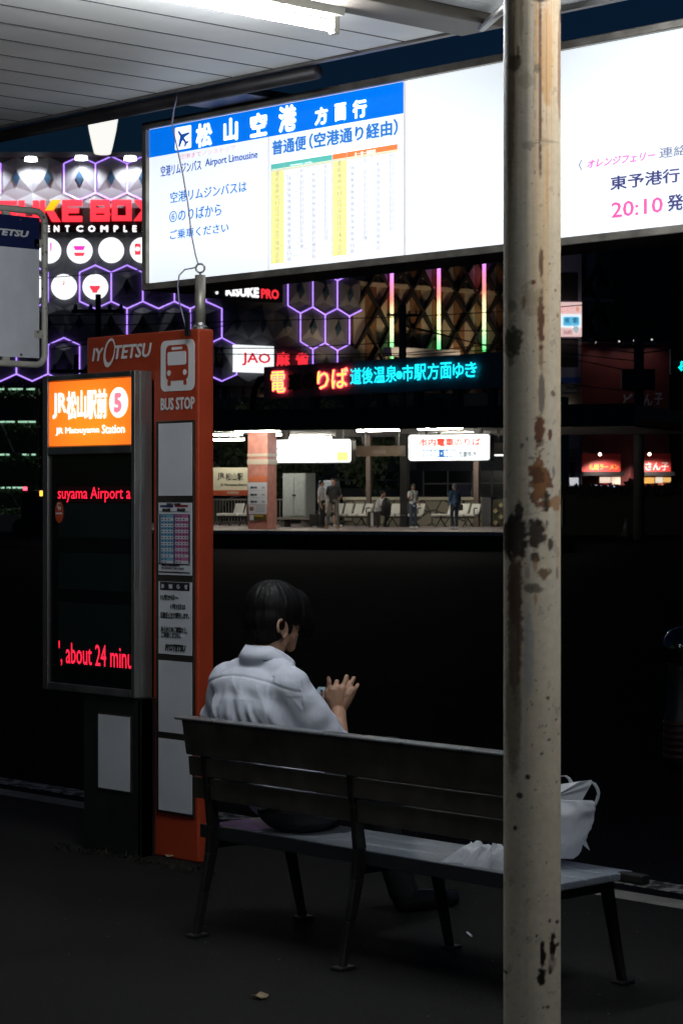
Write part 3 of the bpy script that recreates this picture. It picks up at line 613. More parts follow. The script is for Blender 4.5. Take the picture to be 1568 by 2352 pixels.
# ------------------------------------------------------------------ tubular bus sign at the left edge
BX = Pl(Vector((-9.35, 0, 0)), Vector((0, 1, 0)))
cl = Crop(0, 700, 400, 1045)
tb = thing('framed_bus_sign', 'grey and navy bus sign in a chipped white tube frame at the left edge', 'sign', (-9.35, 6.35, 0))
tubw = mat('chipped white tube', (.55, .52, .45), .45, var=.12, scale=12); 
t = tubw.node_tree; pr = t.nodes['Principled BSDF']; old = pr.inputs['Base Color'].links[0].from_socket; nn = t.nodes.new('ShaderNodeTexNoise'); nn.inputs['Scale'].default_value = 38; nn.inputs['Detail'].default_value = 6
tc = t.nodes.new('ShaderNodeTexCoord'); t.links.new(tc.outputs['Object'], nn.inputs[0]); cr = t.nodes.new('ShaderNodeValToRGB'); cr.color_ramp.elements[0].position = .62; cr.color_ramp.elements[1].position = .68
t.links.new(nn.outputs[0], cr.inputs[0]); mx = t.nodes.new('ShaderNodeMixRGB'); mx.inputs[2].default_value = (.10, .05, .03, 1); t.links.new(cr.outputs[0], mx.inputs[0]); t.links.new(old, mx.inputs[1]); t.links.new(mx.outputs[0], pr.inputs['Base Color'])
yR, _ = BX.uv(103, 660); zT = BX.uv(60, 483)[1]; zB = BX.uv(60, 837)[1]; yL = yR - .80; rc = .055
loop = []
for (cy, cz, s0) in ((yR - rc, zT - rc, 0), (yL + rc, zT - rc, 1), (yL + rc, zB + rc, 2), (yR - rc, zB + rc, 3)):
    for k in range(7):
        a = (s0 + k / 6) * math.pi / 2; loop.append(BX.P(cy + rc * math.cos(a), cz + rc * math.sin(a)))
loop.append(loop[0])
MB().tube(loop, .017, 14, caps=False).build('tube_frame', tubw, tb, smooth=True)
MB().tube([(-9.35, yL + .4, 0), (-9.35, yL + .4, zB)], .03, 14).build('post', tubw, tb, smooth=True)
yb1 = BX.uv(*cl(408, 1200))[0]; zh = (BX.uv(*cl(10, 743))[1] + BX.uv(*cl(400, 782))[1]) / 2; zbt = BX.uv(*cl(300, 1910))[1]; ztp = BX.uv(*cl(300, 440))[1]
bd = MB().pbox(BX, yL + .06, yb1, zbt, zh, -.006, .004).build('board', mat('grey board', (.74, .75, .79), .45, var=.06), tb)
hb = MB().pbox(BX, yL + .06, yb1, zh, ztp, -.006, .006).build('navy_header', mat('navy enamel', (.012, .020, .085), .35), tb)
lett('lettering', wht, hb, [(cl, 'IYOTETSU', (-270, 604), (296, 586))], BX, .0075, .05, .2)
for (y, z) in ((yb1, zbt + .12), (yb1, zh + .03)): MB().pbox(BX, y - .03, yR - .01, z - .02, z + .02, -.008, -.006 + .012).build('clip', tubw, tb)
for z in (zbt, ztp): MB().pbox(BX, yb1 - .22, yb1 - .18, min(z, (zB if z == zbt else zT)) , max(z, (zB if z == zbt else zT)), -.008, .006).build('clip', tubw, tb)
for (a, b) in ((210, 468), (385, 735), (390, 1640), (216, 1878)):
    q = BX.uv(*cl(a, b)); MB().disc(BX, q, .006, .006, .004, .010, 12).build('screw', M['steel'], tb)

# ------------------------------------------------------------------ bench
BX0, BX1 = -6.45, -4.70; LEGX = (-6.362, -5.587, -4.80)
bench = thing('park_bench', 'long dark metal slatted bench on the pavement in front of the bus stop', 'bench', ((BX0 + BX1) / 2, 5.45, 0))
bdark = mat('dark bench metal', (.11, .097, .08), .36, metal=.2, var=.3, scale=10, bump=.04, bscale=40)
balu = mat('worn seat metal', (.30, .33, .37), .34, metal=.5, var=.18, scale=7, stretch=(.25, 1, 1))
cast = mat('black cast iron', (.028, .026, .022), .38, metal=.4, var=.3, bump=.1, bscale=50)
def backY(z): return 5.305 + (5.235 - 5.305) * (z - .49) / .30
def slat(z0, z1, o, lip):
    return MB().prism([(BX0, backY(z0) + o, z0), (BX0, backY(z0) + o - .010 - lip, z0 + .004), (BX0, backY(z1) + o - .010, z1), (BX0, backY(z1) + o + .012, z1), (BX0, backY(z0) + o + .012, z0)], (BX1 - BX0, 0, 0))
back = slat(.652, .785, .004, .010).build('back_slat', bdark, bench, bevel=.003)
slat(.575, .648, .004, .012).build('back_slat', bdark, bench, bevel=.003); slat(.49, .571, .004, .012).build('back_slat', bdark, bench, bevel=.003)
MB().box((BX0 - .015, 5.205, .785), (BX1 + .015, 5.272, .796)).build('top_rail', mat('polished rail', (.26, .275, .28), .30, metal=.6, var=.15), bench, bevel=.005)
SEAT = .39
for i in range(3):
    y0 = 5.335 + i * .118; MB().box((BX0, y0, SEAT - .025), (BX1, y0 + .113, SEAT)).build('seat_slat', balu, bench, bevel=.005)
MB().box((BX0, 5.318, SEAT - .045), (BX1, 5.333, SEAT + .004)).build('seat_edge', mat('seat edge', (.10, .11, .12), .3, metal=.7), bench, bevel=.003)
for x in LEGX:
    prof = [(5.238, .0), (5.275, .16), (5.308, .30), (5.318, .40), (5.297, .55), (5.262, .78)]
    lg = MB(); wv = [.024, .034, .044, .046, .036, .028]
    for (ya, za), (yb, zb), wa, wb_ in zip(prof, prof[1:], wv, wv[1:]):
        lg.hexa([(x - .013, ya - wa / 2 - .01, za), (x + .013, ya - wa / 2 - .01, za), (x + .013, ya + wa / 2 - .01, za), (x - .013, ya + wa / 2 - .01, za), (x - .013, yb - wb_ / 2 - .01, zb), (x + .013, yb - wb_ / 2 - .01, zb), (x + .013, yb + wb_ / 2 - .01, zb), (x - .013, yb + wb_ / 2 - .01, zb)])
    rl = lg.build('rear_leg', cast, bench, bevel=.004)
    MB().box((x - .026, 5.195, 0), (x + .026, 5.27, .012)).build('foot', cast, rl, bevel=.004)
    fl = MB().hexa([(x - .014, 5.738, 0), (x + .014, 5.738, 0), (x + .014, 5.762, 0), (x - .014, 5.762, 0), (x - .014, 5.64, SEAT - .03), (x + .014, 5.64, SEAT - .03), (x + .014, 5.685, SEAT - .03), (x - .014, 5.685, SEAT - .03)]).build('front_leg', cast, bench, bevel=.004)
    MB().box((x - .026, 5.72, 0), (x + .026, 5.785, .012)).build('foot', cast, fl, bevel=.004)
    MB().box((x - .017, 5.31, SEAT - .075), (x + .017, 5.69, SEAT - .027)).build('seat_support', cast, bench, bevel=.004)
MB().box((BX1 - .02, 5.62, SEAT - .03), (BX1 + .09, 5.66, SEAT + .002)).build('end_bar', cast, bench, bevel=.006)

# ------------------------------------------------------------------ things on the bench
bagm = bpy.data.materials.new('thin white plastic'); bagm.use_nodes = True; t = bagm.node_tree; pr = t.nodes['Principled BSDF']
pr.inputs['Base Color'].default_value = (.74, .76, .80, 1); pr.inputs['Roughness'].default_value = .35; pr.inputs['Subsurface Weight'].default_value = 0
tr = t.nodes.new('ShaderNodeBsdfTranslucent'); tr.inputs[0].default_value = (.7, .73, .8, 1); mxs = t.nodes.new('ShaderNodeMixShader'); mxs.inputs[0].default_value = .3
t.links.new(pr.outputs[0], mxs.inputs[1]); t.links.new(tr.outputs[0], mxs.inputs[2]); t.links.new(mxs.outputs[0], t.nodes['Material Output'].inputs[0])
BGD = 7.42
def B(x, y, dd=0): return at(x, y, BGD + dd)
bag = thing('plastic_bag', 'white plastic carrier bag standing on the seat behind the rusty pole', 'bag', B(1255, 1975) * 1.0)
mb = MB(); NU, NV = 64, 40
# outline per height: left edge px, right edge px
prof = [(0, 1205, 1306, 1972), (.12, 1198, 1320, 1950), (.3, 1192, 1345, 1920), (.5, 1186, 1356, 1885), (.68, 1182, 1362, 1858), (.85, 1182, 1350, 1838), (1.0, 1184, 1332, 1850)]
def lerp_prof(v):
    for a, b in zip(prof, prof[1:]):
        if v <= b[0]:
            t_ = (v - a[0]) / (b[0] - a[0]); return [a[i] + (b[i] - a[i]) * t_ for i in (1, 2, 3)]
vs = []; 
for j in range(NV + 1):
    v = j / NV; l, r_, y = lerp_prof(v); dep = .085 * (1 - v) + .035 * v + .01
    for i in range(NU):
        a = 2 * math.pi * i / NU; cx_ = (l + r_) / 2; hw = (r_ - l) / 2
        sx_ = math.copysign(abs(math.cos(a)) ** .6, math.cos(a)); sd = math.copysign(abs(math.sin(a)) ** .7, math.sin(a))
        topy = y - (60 * max(0, -sx_ * .8 + .25) * v * v)
        q = B(cx_ + hw * sx_, topy, dep * sd + .02)
        nz = noise.noise(q * 14) * .018 + noise.noise(Vector((q.x * 60, q.y * 60, q.z * 14))) * .007 * (.3 + v) + .010 * max(0, 1 - 2.4 * abs(noise.noise(Vector((q.x * 22, q.y * 22, q.z * 9 + 3))))) ** 2
        vs.append(q + R3 * nz * 1.0 - F3 * nz * .8)
fs = [(j * NU + i, j * NU + (i + 1) % NU, (j + 1) * NU + (i + 1) % NU, (j + 1) * NU + i) for j in range(NV) for i in range(NU)] + [tuple(range(NU))[::-1]]
mb.add(vs, fs); mb.build('bag_body', bagm, bag, smooth=True)
def strap(pts, w):
    mb = MB(); n = len(pts); vs = []
    for i, (x, y, dd, k) in enumerate(pts):
        c = B(x, y, dd); wv_ = (R3 * .85 + Z3 * .3).normalized() * w * k
        vs += [c - wv_, c + wv_, c + wv_ + F3 * .003, c - wv_ + F3 * .003]
    fs = []
    for i in range(n - 1):
        for k in range(4): fs.append((i * 4 + k, i * 4 + (k + 1) % 4, (i + 1) * 4 + (k + 1) % 4, (i + 1) * 4 + k))
    mb.add(vs, fs); return mb.build('handle', bagm, bag, smooth=True)
# front wall up to the right handle, and loops
mb = MB()
front = [(1184, 1850), (1184, 1800), (1230, 1796), (1289, 1801), (1330, 1795), (1358, 1792), (1356, 1803), (1349, 1815), (1336, 1838), (1327, 1852), (1325, 1868), (1260, 1880), (1200, 1876)]
vs = [B(x, y, -.005 + .02 * noise.noise(Vector((x * .05, y * .05, 1)))) for x, y in front]; c0 = B(1262, 1835, -.022)
bk = [v + F3 * .004 for v in vs]; c1 = c0 + F3 * .004; n = len(vs)
mb.add(vs + [c0] + bk + [c1], [(i, (i + 1) % n, n) for i in range(n)] + [((i + 1) % n + n + 1, i + n + 1, 2 * n + 1) for i in range(n)] + [(i, i + n + 1, (i + 1) % n + n + 1, (i + 1) % n) for i in range(n)])
mb.build('bag_front', bagm, bag, smooth=False)
strap([(1354, 1796, 0, 1), (1364, 1800, 0, .9), (1371, 1811, .005, .8), (1374, 1822, .01, .8), (1371, 1836, .012, 1), (1364, 1850, .012, 1.3), (1352, 1862, .014, 1.8), (1338, 1874, .016, 2.4)], .0065)
strap([(1262, 1800, 0, 1.2), (1272, 1788, 0, 1), (1285, 1783, 0, .8), (1298, 1782, 0, .7), (1306, 1788, 0, .8), (1312, 1800, 0, 1.2)], .006)
mb = MB(); a, b, c = B(1343, 1926, .0), B(1354, 1954, .0), B(1335, 1938, .01); mb.prism([a, b, c], F3 * .003); mb.build('bag_corner', bagm, bag)

wrap = MB(); L0 = [(1036, 1936), (1062, 1945), (1100, 1938), (1130, 1944), (1200, 1952), (1200, 1995), (1140, 1999), (1124, 2000), (1100, 1988), (1062, 1966), (1045, 1950)]
NX, NY = 34, 12; vs = []
for j in range(NY + 1):
    for i in range(NX + 1):
        u, v = i / NX, j / NY
        x = -5.25 + .30 * u; y = 5.36 + .16 * v + .08 * u * (1 - v) * 0
        edge = min(1, min(u, 1 - u) * 7) * min(1, min(v, 1 - v) * 5)
        h = SEAT + .003 + edge * (.022 + .05 * abs(noise.noise(Vector((u * 7, v * 4, 3)))) + .02 * abs(noise.noise(Vector((u * 19, v * 11, 5)))) + .035 * u)
        vs.append((x, y + .02 * noise.noise(Vector((u * 6, v * 5, 9))), h))
fs = [(j * (NX + 1) + i, j * (NX + 1) + i + 1, (j + 1) * (NX + 1) + i + 1, (j + 1) * (NX + 1) + i) for j in range(NY) for i in range(NX)]
n0 = len(vs); vs2 = [(x, y, SEAT + .001) for x, y, z in vs]
border = [i for i in range(NX + 1)] + [j * (NX + 1) + NX for j in range(1, NY + 1)] + [NY * (NX + 1) + i for i in range(NX - 1, -1, -1)] + [j * (NX + 1) for j in range(NY - 1, 0, -1)]
fs += [(a, b, b + n0, a + n0) for a, b in zip(border, border[1:] + border[:1])]
wrap.add(vs + vs2, fs)
tag(wrap.build('plastic_wrapper', bagm), 'crumpled white plastic wrapper lying flat on the bench seat left of the pole', 'wrapper')
mg = thing('magazine', 'thin magazine with purple light painted on its cover, lying on the left end of the bench seat', 'magazine', (-6.36, 5.42, SEAT))
MB().box((-6.40, 5.336, SEAT + .001), (-6.16, 5.50, SEAT + .007)).build('pages', M['white'], mg)
MB().box((-6.401, 5.335, SEAT + .0072), (-6.159, 5.501, SEAT + .009)).build('cover', mat('purple lit cover', (.55, .26, .78), .5, var=.3, scale=14), mg)  # purple neon light on the paper put into the cover colour

# ------------------------------------------------------------------ seated man
skin = mat('skin', (.42, .24, .155), .5, var=.10, scale=22, bump=.05, bscale=160)
skin.node_tree.nodes['Principled BSDF'].inputs['Subsurface Weight'].default_value = .08
skin.node_tree.nodes['Principled BSDF'].inputs['Subsurface Radius'].default_value = (.01, .004, .002)
shirtm = mat('pale striped shirt', (.64, .665, .75), .75, var=.04, scale=60, stretch=(5, 5, .3), bump=.12, bscale=35)
hairm = mat('black hair', (.005, .0045, .0045), .55, spec=.16, bump=.25, bscale=55, stretch=(1.6, 1.6, .18))
trsm = mat('dark trousers', (.012, .012, .016), .8, bump=.1, bscale=120)
XC = -6.275
man = thing('person', 'person in a pale striped shirt seated on the bench, looking down at a phone', 'person', (XC, 5.5, 0))
# body: head, ears, neck, forearms and hands in one surface
b = MB()
RX = lambda a: Matrix.Rotation(math.radians(a), 3, 'X')
b.limb([(XC, 5.44, .90), (XC, 5.475, .99), (XC + .003, 5.525, 1.08)], [.075, .060, .058])
b.ball((XC + .004, 5.545, 1.155), (.078, .098, .10), 24, 16, RX(-30))
b.ball((XC - .035, 5.585, 1.10), (.062, .062, .080), 24, 16, RX(-35))
b.ball((XC - .050, 5.588, 1.045), (.038, .038, .034), 16, 10)
b.limb([(XC - .055, 5.632, 1.112), (XC - .060, 5.658, 1.080)], [.010, .014])                       # nose
b.limb([(XC - .08, 5.626, 1.056), (XC - .03, 5.628, 1.056)], [.010, .010])                        # lips
for s in (-1, 1):
    b.ball((XC - .050 + s * .031, 5.628, 1.12), (.015, .012, .010), 12, 8)                               # lids
    b.limb([(XC - .012 + s * .056, 5.575, 1.09), (XC - .02 + s * .040, 5.588, 1.045)], [.025, .022])
ex = XC + .082                                                                                     # right ear: rim, lobe, bowl
ring = [(ex + .004, 5.492 + .022 * math.cos(a) - .006 * math.sin(a), 1.118 + .031 * math.sin(a)) for a in [k * math.pi / 6 - 1.2 for k in range(10)]]
b.limb(ring, [.0062] * len(ring)); b.ball((ex - .004, 5.498, 1.115), (.007, .014, .024), 12, 8); b.ball((ex + .002, 5.502, 1.086), (.007, .009, .010), 10, 8)
b.ball((XC - .086, 5.495, 1.115), (.010, .018, .030), 12, 8)
kh = Crop(1200, 2600, 1500, 1568)
def H(x, y, d): return at(*kh(x, y), d)
DH = 8.47
elb = Vector((-6.025, 5.615, .665)); wr = H(800, 1275, DH)
b.limb([elb, elb.lerp(wr, .4), elb.lerp(wr, .8), wr], [.044, .041, .032, .030])
# palm
b.limb([wr, H(690, 1080, DH), H(700, 860, DH - .003)], [.027, .023, .021]); b.limb([wr, H(820, 1080, DH - .004), H(870, 830, DH - .006)], [.027, .025, .021])
b.limb([wr, H(930, 1080, DH), H(1070, 860, DH)], [.026, .025, .020]); b.limb([H(760, 950, DH), H(980, 930, DH)], [.024, .024]); b.limb([H(640, 1000, DH + .005), H(600, 900, DH + .01)], [.026, .020])
# thumb, index, middle, ring, little: knuckle, middle joint, end joint, tip (bending away from the viewer)
b.limb([H(590, 920, DH + .01), H(600, 790, DH + .012), H(608, 680, DH + .010), H(592, 590, DH + .012)], [0.0180, 0.0108, 0.0101, 0.0082])
b.limb([H(735, 830, DH), H(752, 735, DH + .004), H(768, 665, DH + .016), H(740, 720, DH + .04), H(722, 790, DH + .05)], [0.0135, 0.0099, 0.0095, 0.0084, 0.0073])
b.limb([H(890, 790, DH), H(940, 660, DH + .003), H(972, 560, DH + .012), H(965, 600, DH + .036), H(950, 670, DH + .05)], [0.0130, 0.0096, 0.0093, 0.0082, 0.0073])
b.limb([H(1005, 800, DH + .001), H(1075, 680, DH + .006), H(1118, 592, DH + .015), H(1100, 640, DH + .038), H(1080, 700, DH + .05)], [0.0125, 0.0093, 0.0088, 0.0079, 0.0071])
b.limb([H(1095, 880, DH + .004), H(1165, 790, DH + .010), H(1205, 728, DH + .018), H(1190, 765, DH + .036), H(1170, 810, DH + .045)], [0.0110, 0.0079, 0.0076, 0.0069, 0.0062])
# left hand under the phone and its forearm
PH = 8.53
b.limb([Vector((-6.50, 5.58, .67)), Vector((-6.36, 5.72, .775)), H(430, 1130, PH)], [.042, .036, .028])
b.limb([H(430, 1130, PH), H(500, 1080, PH - .01)], [.026, .020])
for (x, y) in ((450, 1060), (480, 1040), (520, 1040), (550, 1060)): b.limb([H(x - 20, y + 60, PH), H(x, y, PH - .015), H(x + 30, y - 20, PH - .02)], [.011, .010, .008])
b.limb([H(400, 1090, PH), H(420, 980, PH - .01), H(440, 930, PH - .015)], [.013, .011, .009])
body = organic('body', b, .0034, skin, man, smooth=2)
# shirt
s = MB()
s.ball((XC + .12, 5.47, .55), (.175, .145, .13), 24, 16); s.ball((XC + .03, 5.435, .66), (.192, .135, .15), 24, 16); s.ball((XC, 5.436, .80), (.205, .132, .15), 24, 16)
s.ball((XC, 5.450, .89), (.205, .122, .095), 24, 16); s.limb([(XC - .150, 5.452, .905), (XC + .148, 5.462, .905)], [.084, .080]); s.limb([(XC - .11, 5.455, .940), (XC, 5.468, .965), (XC + .11, 5.466, .950)], [.062, .066, .060])
s.limb([(XC - .160, 5.452, .90), (XC - .225, 5.46, .78), (XC - .25, 5.485, .665)], [.086, .076, .064])
s.limb([(XC - .25, 5.485, .665), (-6.44, 5.63, .715)], [.062, .052])
s.limb([(XC + .155, 5.462, .90), (XC + .212, 5.53, .79), (XC + .252, 5.60, .685)], [.084, .074, .063]); s.limb([(XC + .252, 5.60, .685), (XC + .248, 5.618, .70)], [.063, .055])
def folds(co, n):
    x, y, z = co.x - XC, co.y, co.z
    d = .0035 * noise.noise(co * 9) + .0022 * noise.noise(co * 26)
    if y < 5.45:
        yoke = .948 - .9 * x * x
        d += .0022 * max(0, min(1, (z - yoke) / .003)); d -= .0022 * math.exp(-((z - yoke) / .005) ** 2)
        below = max(0, min(1, (yoke - z) / .06))
        # diagonal pulls from the right armpit, soft verticals below the yoke
        q = (x - .02) * 1.0 + (z - .80) * .62
        d += below * .006 * noise.noise(Vector((q * 17, z * 2.2 + 4, 0))) * (1.1 if x > -.02 else .65)
        rg = 1 - abs(noise.noise(Vector((q * 13 + 3, z * 1.7, 11)))) * 2.2; d += below * .008 * max(0, rg) ** 3 - below * .003
        d += below * .008 * noise.noise(Vector((x * 26, z * 3.0, 7)))
        for (u0, w_, h_) in ((.055, .012, .011), (.098, .012, .013), (.13, .010, .010)):
            u = x - u0 - (.78 - z) * .42
            if .56 < z < .86: d -= h_ * math.exp(-(u / w_) ** 2) * min(1, (z - .56) / .05, (.87 - z) / .08)
        d += .012 * math.exp(-((x + .05) / .13) ** 2 - ((z - .70) / .05) ** 2)
    else: d += .006 * noise.noise(Vector((co.x * 8, co.y * 14, co.z * 18)))
    if x > .15 and z < .88:        # sleeve seam and pulls along the sleeve
        u = (x - .16) * .8 + (.88 - z) * .5; d += .005 * noise.noise(Vector((x * 30 - z * 14, y * 6, 2)))
    seam = x - (.150 + (.90 - z) * .10)
    if .70 < z < .95 and y < 5.55: d -= .004 * math.exp(-(seam / .006) ** 2)
    return d
shirt = organic('shirt', s, .0044, shirtm, man, smooth=40, disp=folds)
# collar: leaning stand plus folded leaf
mb = MB(); n = 40; rings = []
for (r_, z, o_) in ((.080, .985, 0), (.085, 1.045, .004), (.089, 1.051, .004), (.096, 1.024, .0), (.100, 1.006, -.002), (.093, 1.0, 0)):
    ring_ = []
    for k in range(n + 1):
        a = math.radians(-62 + k / n * 304) ; ca, sa_ = math.cos(a + math.pi / 2 + math.pi / 2 * 0), math.sin(a + math.pi / 2)
        a2 = math.radians(118 + k / n * 304); ca, sa_ = math.cos(a2), math.sin(a2)
        ring_.append(Vector((XC + r_ * 1.06 * ca, 5.488 + o_ + r_ * sa_ + (z - 1.0) * .35, z + .004 - .075 * max(0, (r_ * sa_ + .06)) / .13)))
    rings.append(ring_)
vs = [v for g in rings for v in g]; m_ = n + 1
fs = [(i * m_ + k, i * m_ + k + 1, (i + 1) * m_ + k + 1, (i + 1) * m_ + k) for i in range(len(rings) - 1) for k in range(n)]
mb.add(vs, fs); col_ = mb.build('collar', shirtm, shirt, smooth=True); so = col_.modifiers.new('solid', 'SOLIDIFY'); so.thickness = .003
# hair
h = MB()
h.ball((XC, 5.533, 1.188), (.100, .122, .102), 28, 18, RX(-22)); h.ball((XC, 5.492, 1.150), (.092, .080, .098), 24, 16); h.ball((XC, 5.470, 1.100), (.074, .050, .052), 20, 12)
h.ball((XC + .004, 5.598, 1.185), (.088, .075, .078), 24, 14); h.limb([(XC + .06, 5.60, 1.165), (XC + .066, 5.625, 1.135), (XC + .058, 5.655, 1.128)], [.034, .026, .018]); h.limb([(XC - .06, 5.60, 1.165), (XC - .06, 5.64, 1.13)], [.034, .02])
h.limb([(XC - .05, 5.64, 1.165), (XC, 5.658, 1.16), (XC + .05, 5.645, 1.16)], [.026, .026, .026])
h.limb([(XC + .058, 5.615, 1.16), (XC + .050, 5.645, 1.12), (XC + .044, 5.655, 1.088)], [.036, .030, .020]); h.limb([(XC + .02, 5.655, 1.14), (XC + .01, 5.67, 1.11)], [.03, .022])
h.limb([(XC + .074, 5.54, 1.13), (XC + .078, 5.532, 1.10)], [.016, .008])
def strands(co, n):
    p_ = co - Vector((XC, 5.53, 1.2)); ang = math.atan2(p_.y + .02, p_.x)
    return .0045 * noise.noise(Vector((ang * 7, p_.z * 9, 1))) + .0022 * noise.noise(Vector((ang * 22, p_.z * 7, 3))) + .0010 * noise.noise(Vector((ang * 55, p_.z * 8, 5)))
hair = organic('hair', h, .0045, hairm, man, smooth=16, disp=strands)
# loose lock edges along the nape and temples
lk = MB()
for k in range(150):
    a = random.uniform(-2.9, .25); rr_ = 1.0
    z0_ = random.uniform(1.075, 1.12) if a < -.35 else random.uniform(1.11, 1.15)
    c = Vector((XC + .083 * math.cos(a), 5.497 + .075 * math.sin(a), z0_ + .02)); e_ = c + Vector((.002 * math.cos(a) + random.gauss(0, .004), random.gauss(0, .004), -random.uniform(.025, .042)))
    if abs(c.y - 5.497) < .03 and c.x > XC: continue
    lk.tube([c, c.lerp(e_, .5), e_], [.0022, .0018, .0004], 4)
lk.build('hair_tips', hairm, hair)
for k in range(1):
    gm = mat('glasses frame', (.02, .02, .02), .3)
    MB().tube([(XC + .083, 5.51, 1.128), (XC + .066, 5.59, 1.112), (XC + .025, 5.655, 1.098)], .0022, 6).tube([(XC + .025, 5.655, 1.098)] + [(XC - .005 + .026 * math.cos(q), 5.662, 1.10 + .018 * math.sin(q)) for q in [j * math.pi / 8 for j in range(17)]], .0016, 6).build('glasses', gm, man)
# legs
l = MB()
l.ball((XC + .165, 5.50, .475), (.165, .15, .10), 20, 12)
l.limb([(XC + .08, 5.54, .475), (XC + .04, 5.80, .475), (XC + .02, 6.02, .455)], [.095, .082, .066]); l.limb([(XC + .02, 6.02, .455), (XC + .055, 6.06, .28), (XC + .075, 6.12, .085)], [.066, .062, .060])
l.limb([(XC + .24, 5.54, .50), (XC + .20, 5.78, .565), (XC + .13, 6.00, .625)], [.095, .085, .068]); l.limb([(XC + .13, 6.00, .625), (XC + .03, 6.16, .50), (XC - .09, 6.30, .36)], [.068, .058, .050])
organic('trousers', l, .012, trsm, man, smooth=5)
shm = mat('black shoes', (.010, .010, .010), .3)
for (a, b_, c) in (((XC + .08, 6.12, .045), (XC + .095, 6.26, .035), (XC + .10, 6.37, .028)), ((XC - .10, 6.31, .32), (XC - .10, 6.41, .30), (XC - .09, 6.49, .30))):
    q = MB().limb([a, b_, c], [.045, .042, .030]); organic('shoe', q, .008, shm, man, smooth=4)
ph = thing('phone', 'pale glowing phone held low in front of the person on the bench', 'phone', H(420, 880, PH))
pa, pb, pcn, pdn = H(290, 880, PH + .01), H(385, 765, PH + .06), H(540, 770, PH + .05), H(500, 1005, PH - .005)
pe = H(365, 985, PH - .005)
MB().prism([pe, pdn, pcn, pb, pa], F3 * .004 + Z3 * -.008).build('phone_body', M['ink'], ph)
q = [v + (Z3 * .0012 - F3 * .0015) for v in (pe.lerp(pcn, .06), pdn.lerp(pb, .05), pcn.lerp(pe, .06), pb.lerp(pdn, .06), pa.lerp(pdn, .06))]
MB().prism(q, F3 * -.0006).build('screen', emit('phone screen', srgb(120, 138, 150), .35), ph)

# ------------------------------------------------------------------ far entertainment building with lit hexagons
PX = 1.671; A0 = (510 - CX) / FPX * 120; TH = math.radians(37); DIR2 = R3 * math.cos(TH) + F3 * math.sin(TH); N2 = F3 * math.cos(TH) - R3 * math.sin(TH)
HO = CAM + F3 * 120; HO.z = 0
def HX(s, z, n=0):
    if s <= 0: return HO + R3 * (A0 + s) - F3 * n + Z3 * z
    return HO + R3 * A0 + DIR2 * s - N2 * n + Z3 * z
K = 120 / FPX
def hz_(y): return HC + (CY - y) * K
def cell(r, k): return (k - 6) * PX - PX / 2 + (PX / 2 if r % 2 else 0), hz_(410 + 83.2 * r)
HEXC = [(-.5, -33.4), (-.5, 33.4), (0, 49.8), (.5, 33.4), (.5, -33.4), (0, -49.8)]
def corners(r, k, n=0): cx_, cz_ = cell(r, k); return [HX(cx_ + a * PX, cz_ + b * K, n) for a, b in HEXC]
facm = mat('grey facade panels', (.11, .11, .125), .55, var=.12, scale=.8)
glassd = mat('dark blue window', (.012, .03, .055), .35)
ent = thing('entertainment_building', 'dark building with faceted hexagon facade outlined in purple neon light', 'building', HX(-4, 0), None)
kk = range(-2, 6 + 6)
fac = MB(); wins = []
SE = 5 * PX + .05
for r in range(6):
    for k in kk:
        cx_, cz_ = cell(r, k)
        if cx_ - PX / 2 > SE - PX / 3: continue
        cs = corners(r, k, .06); dw, dh = .235, .47
        dia = [HX(cx_ - dw, cz_, .22), HX(cx_, cz_ + dh, .30), HX(cx_ + dw, cz_, .22), HX(cx_, cz_ - dh, .06)]
        base = len(fac.v); fac.v += cs + dia
        L_, T_, R__, B__ = base + 6, base + 7, base + 8, base + 9; c_ = [base + i for i in range(6)]
        fac.f += [(c_[0], c_[1], L_), (c_[1], T_, L_), (c_[1], c_[2], T_), (c_[2], c_[3], T_), (c_[3], R__, T_), (c_[3], c_[4], R__), (c_[4], B__, R__), (c_[4], c_[5], B__), (c_[5], c_[0], B__), (c_[0], L_, B__), (L_, T_, R__, B__)]
        wins.append((r, k, [HX(cx_ - dw * .92, cz_, .27), HX(cx_, cz_ + dh * .92, .34), HX(cx_ + dw * .92, cz_, .27), HX(cx_, cz_ - dh * .92, .13)]))
fo = fac.build('facade', facm, ent)
MB().prism([HX(-15, hz_(886)), HX(0, hz_(886)), HX(0, hz_(886)) + F3 * 9, HX(-15, hz_(886)) + F3 * 9], (0, 0, hz_(353) - hz_(886))).build('wall', M['dark'], ent)
MB().prism([HX(.001, hz_(886)), HX(SE, hz_(886)), HX(SE, hz_(886)) + N2 * 9, HX(.001, hz_(886)) + F3 * 9.2], (0, 0, hz_(353) - hz_(886))).build('wall', M['dark'], ent)
parm = mat('parapet', (.05, .05, .06), .6)
MB().prism([HX(-15, hz_(362), .5), HX(0, hz_(362), .5), HX(0, hz_(362), -.3), HX(-15, hz_(362), -.3)], (0, 0, .22)).build('parapet', parm, ent)
for r, k, q in wins:
    lit_text = (r == 1 and k < 6) or (r == 2 and k < 5) or (r == 3 and k in (0, 1, 2))
    if r in (0, 3, 4) and not lit_text and cell(r, k)[0] > -12.5 or (cell(r, k)[0] > 2 and r > 2): MB().prism(q, (HX(0, 0, .03) - HX(0, 0, 0))).build('diamond_window', glassd, ent)
neonm = emit('purple neon', (.42, .23, 1.0), NEON)
def neon(segs):
    mb = MB()
    for pts in segs: mb.tube(pts, .035, 6)
    return mb.build('neon_outline', neonm, ent)
def hexring(r, k, idx=None):
    c = corners(r, k, .16); idx = idx or [0, 1, 2, 3, 4, 5, 0]
    neon([[c[i] for i in idx]])
for r, k in ((0, 2), (0, 3), (0, 4), (3, 0), (3, 2), (3, 3), (3, 4), (5, 1)): hexring(r, k)
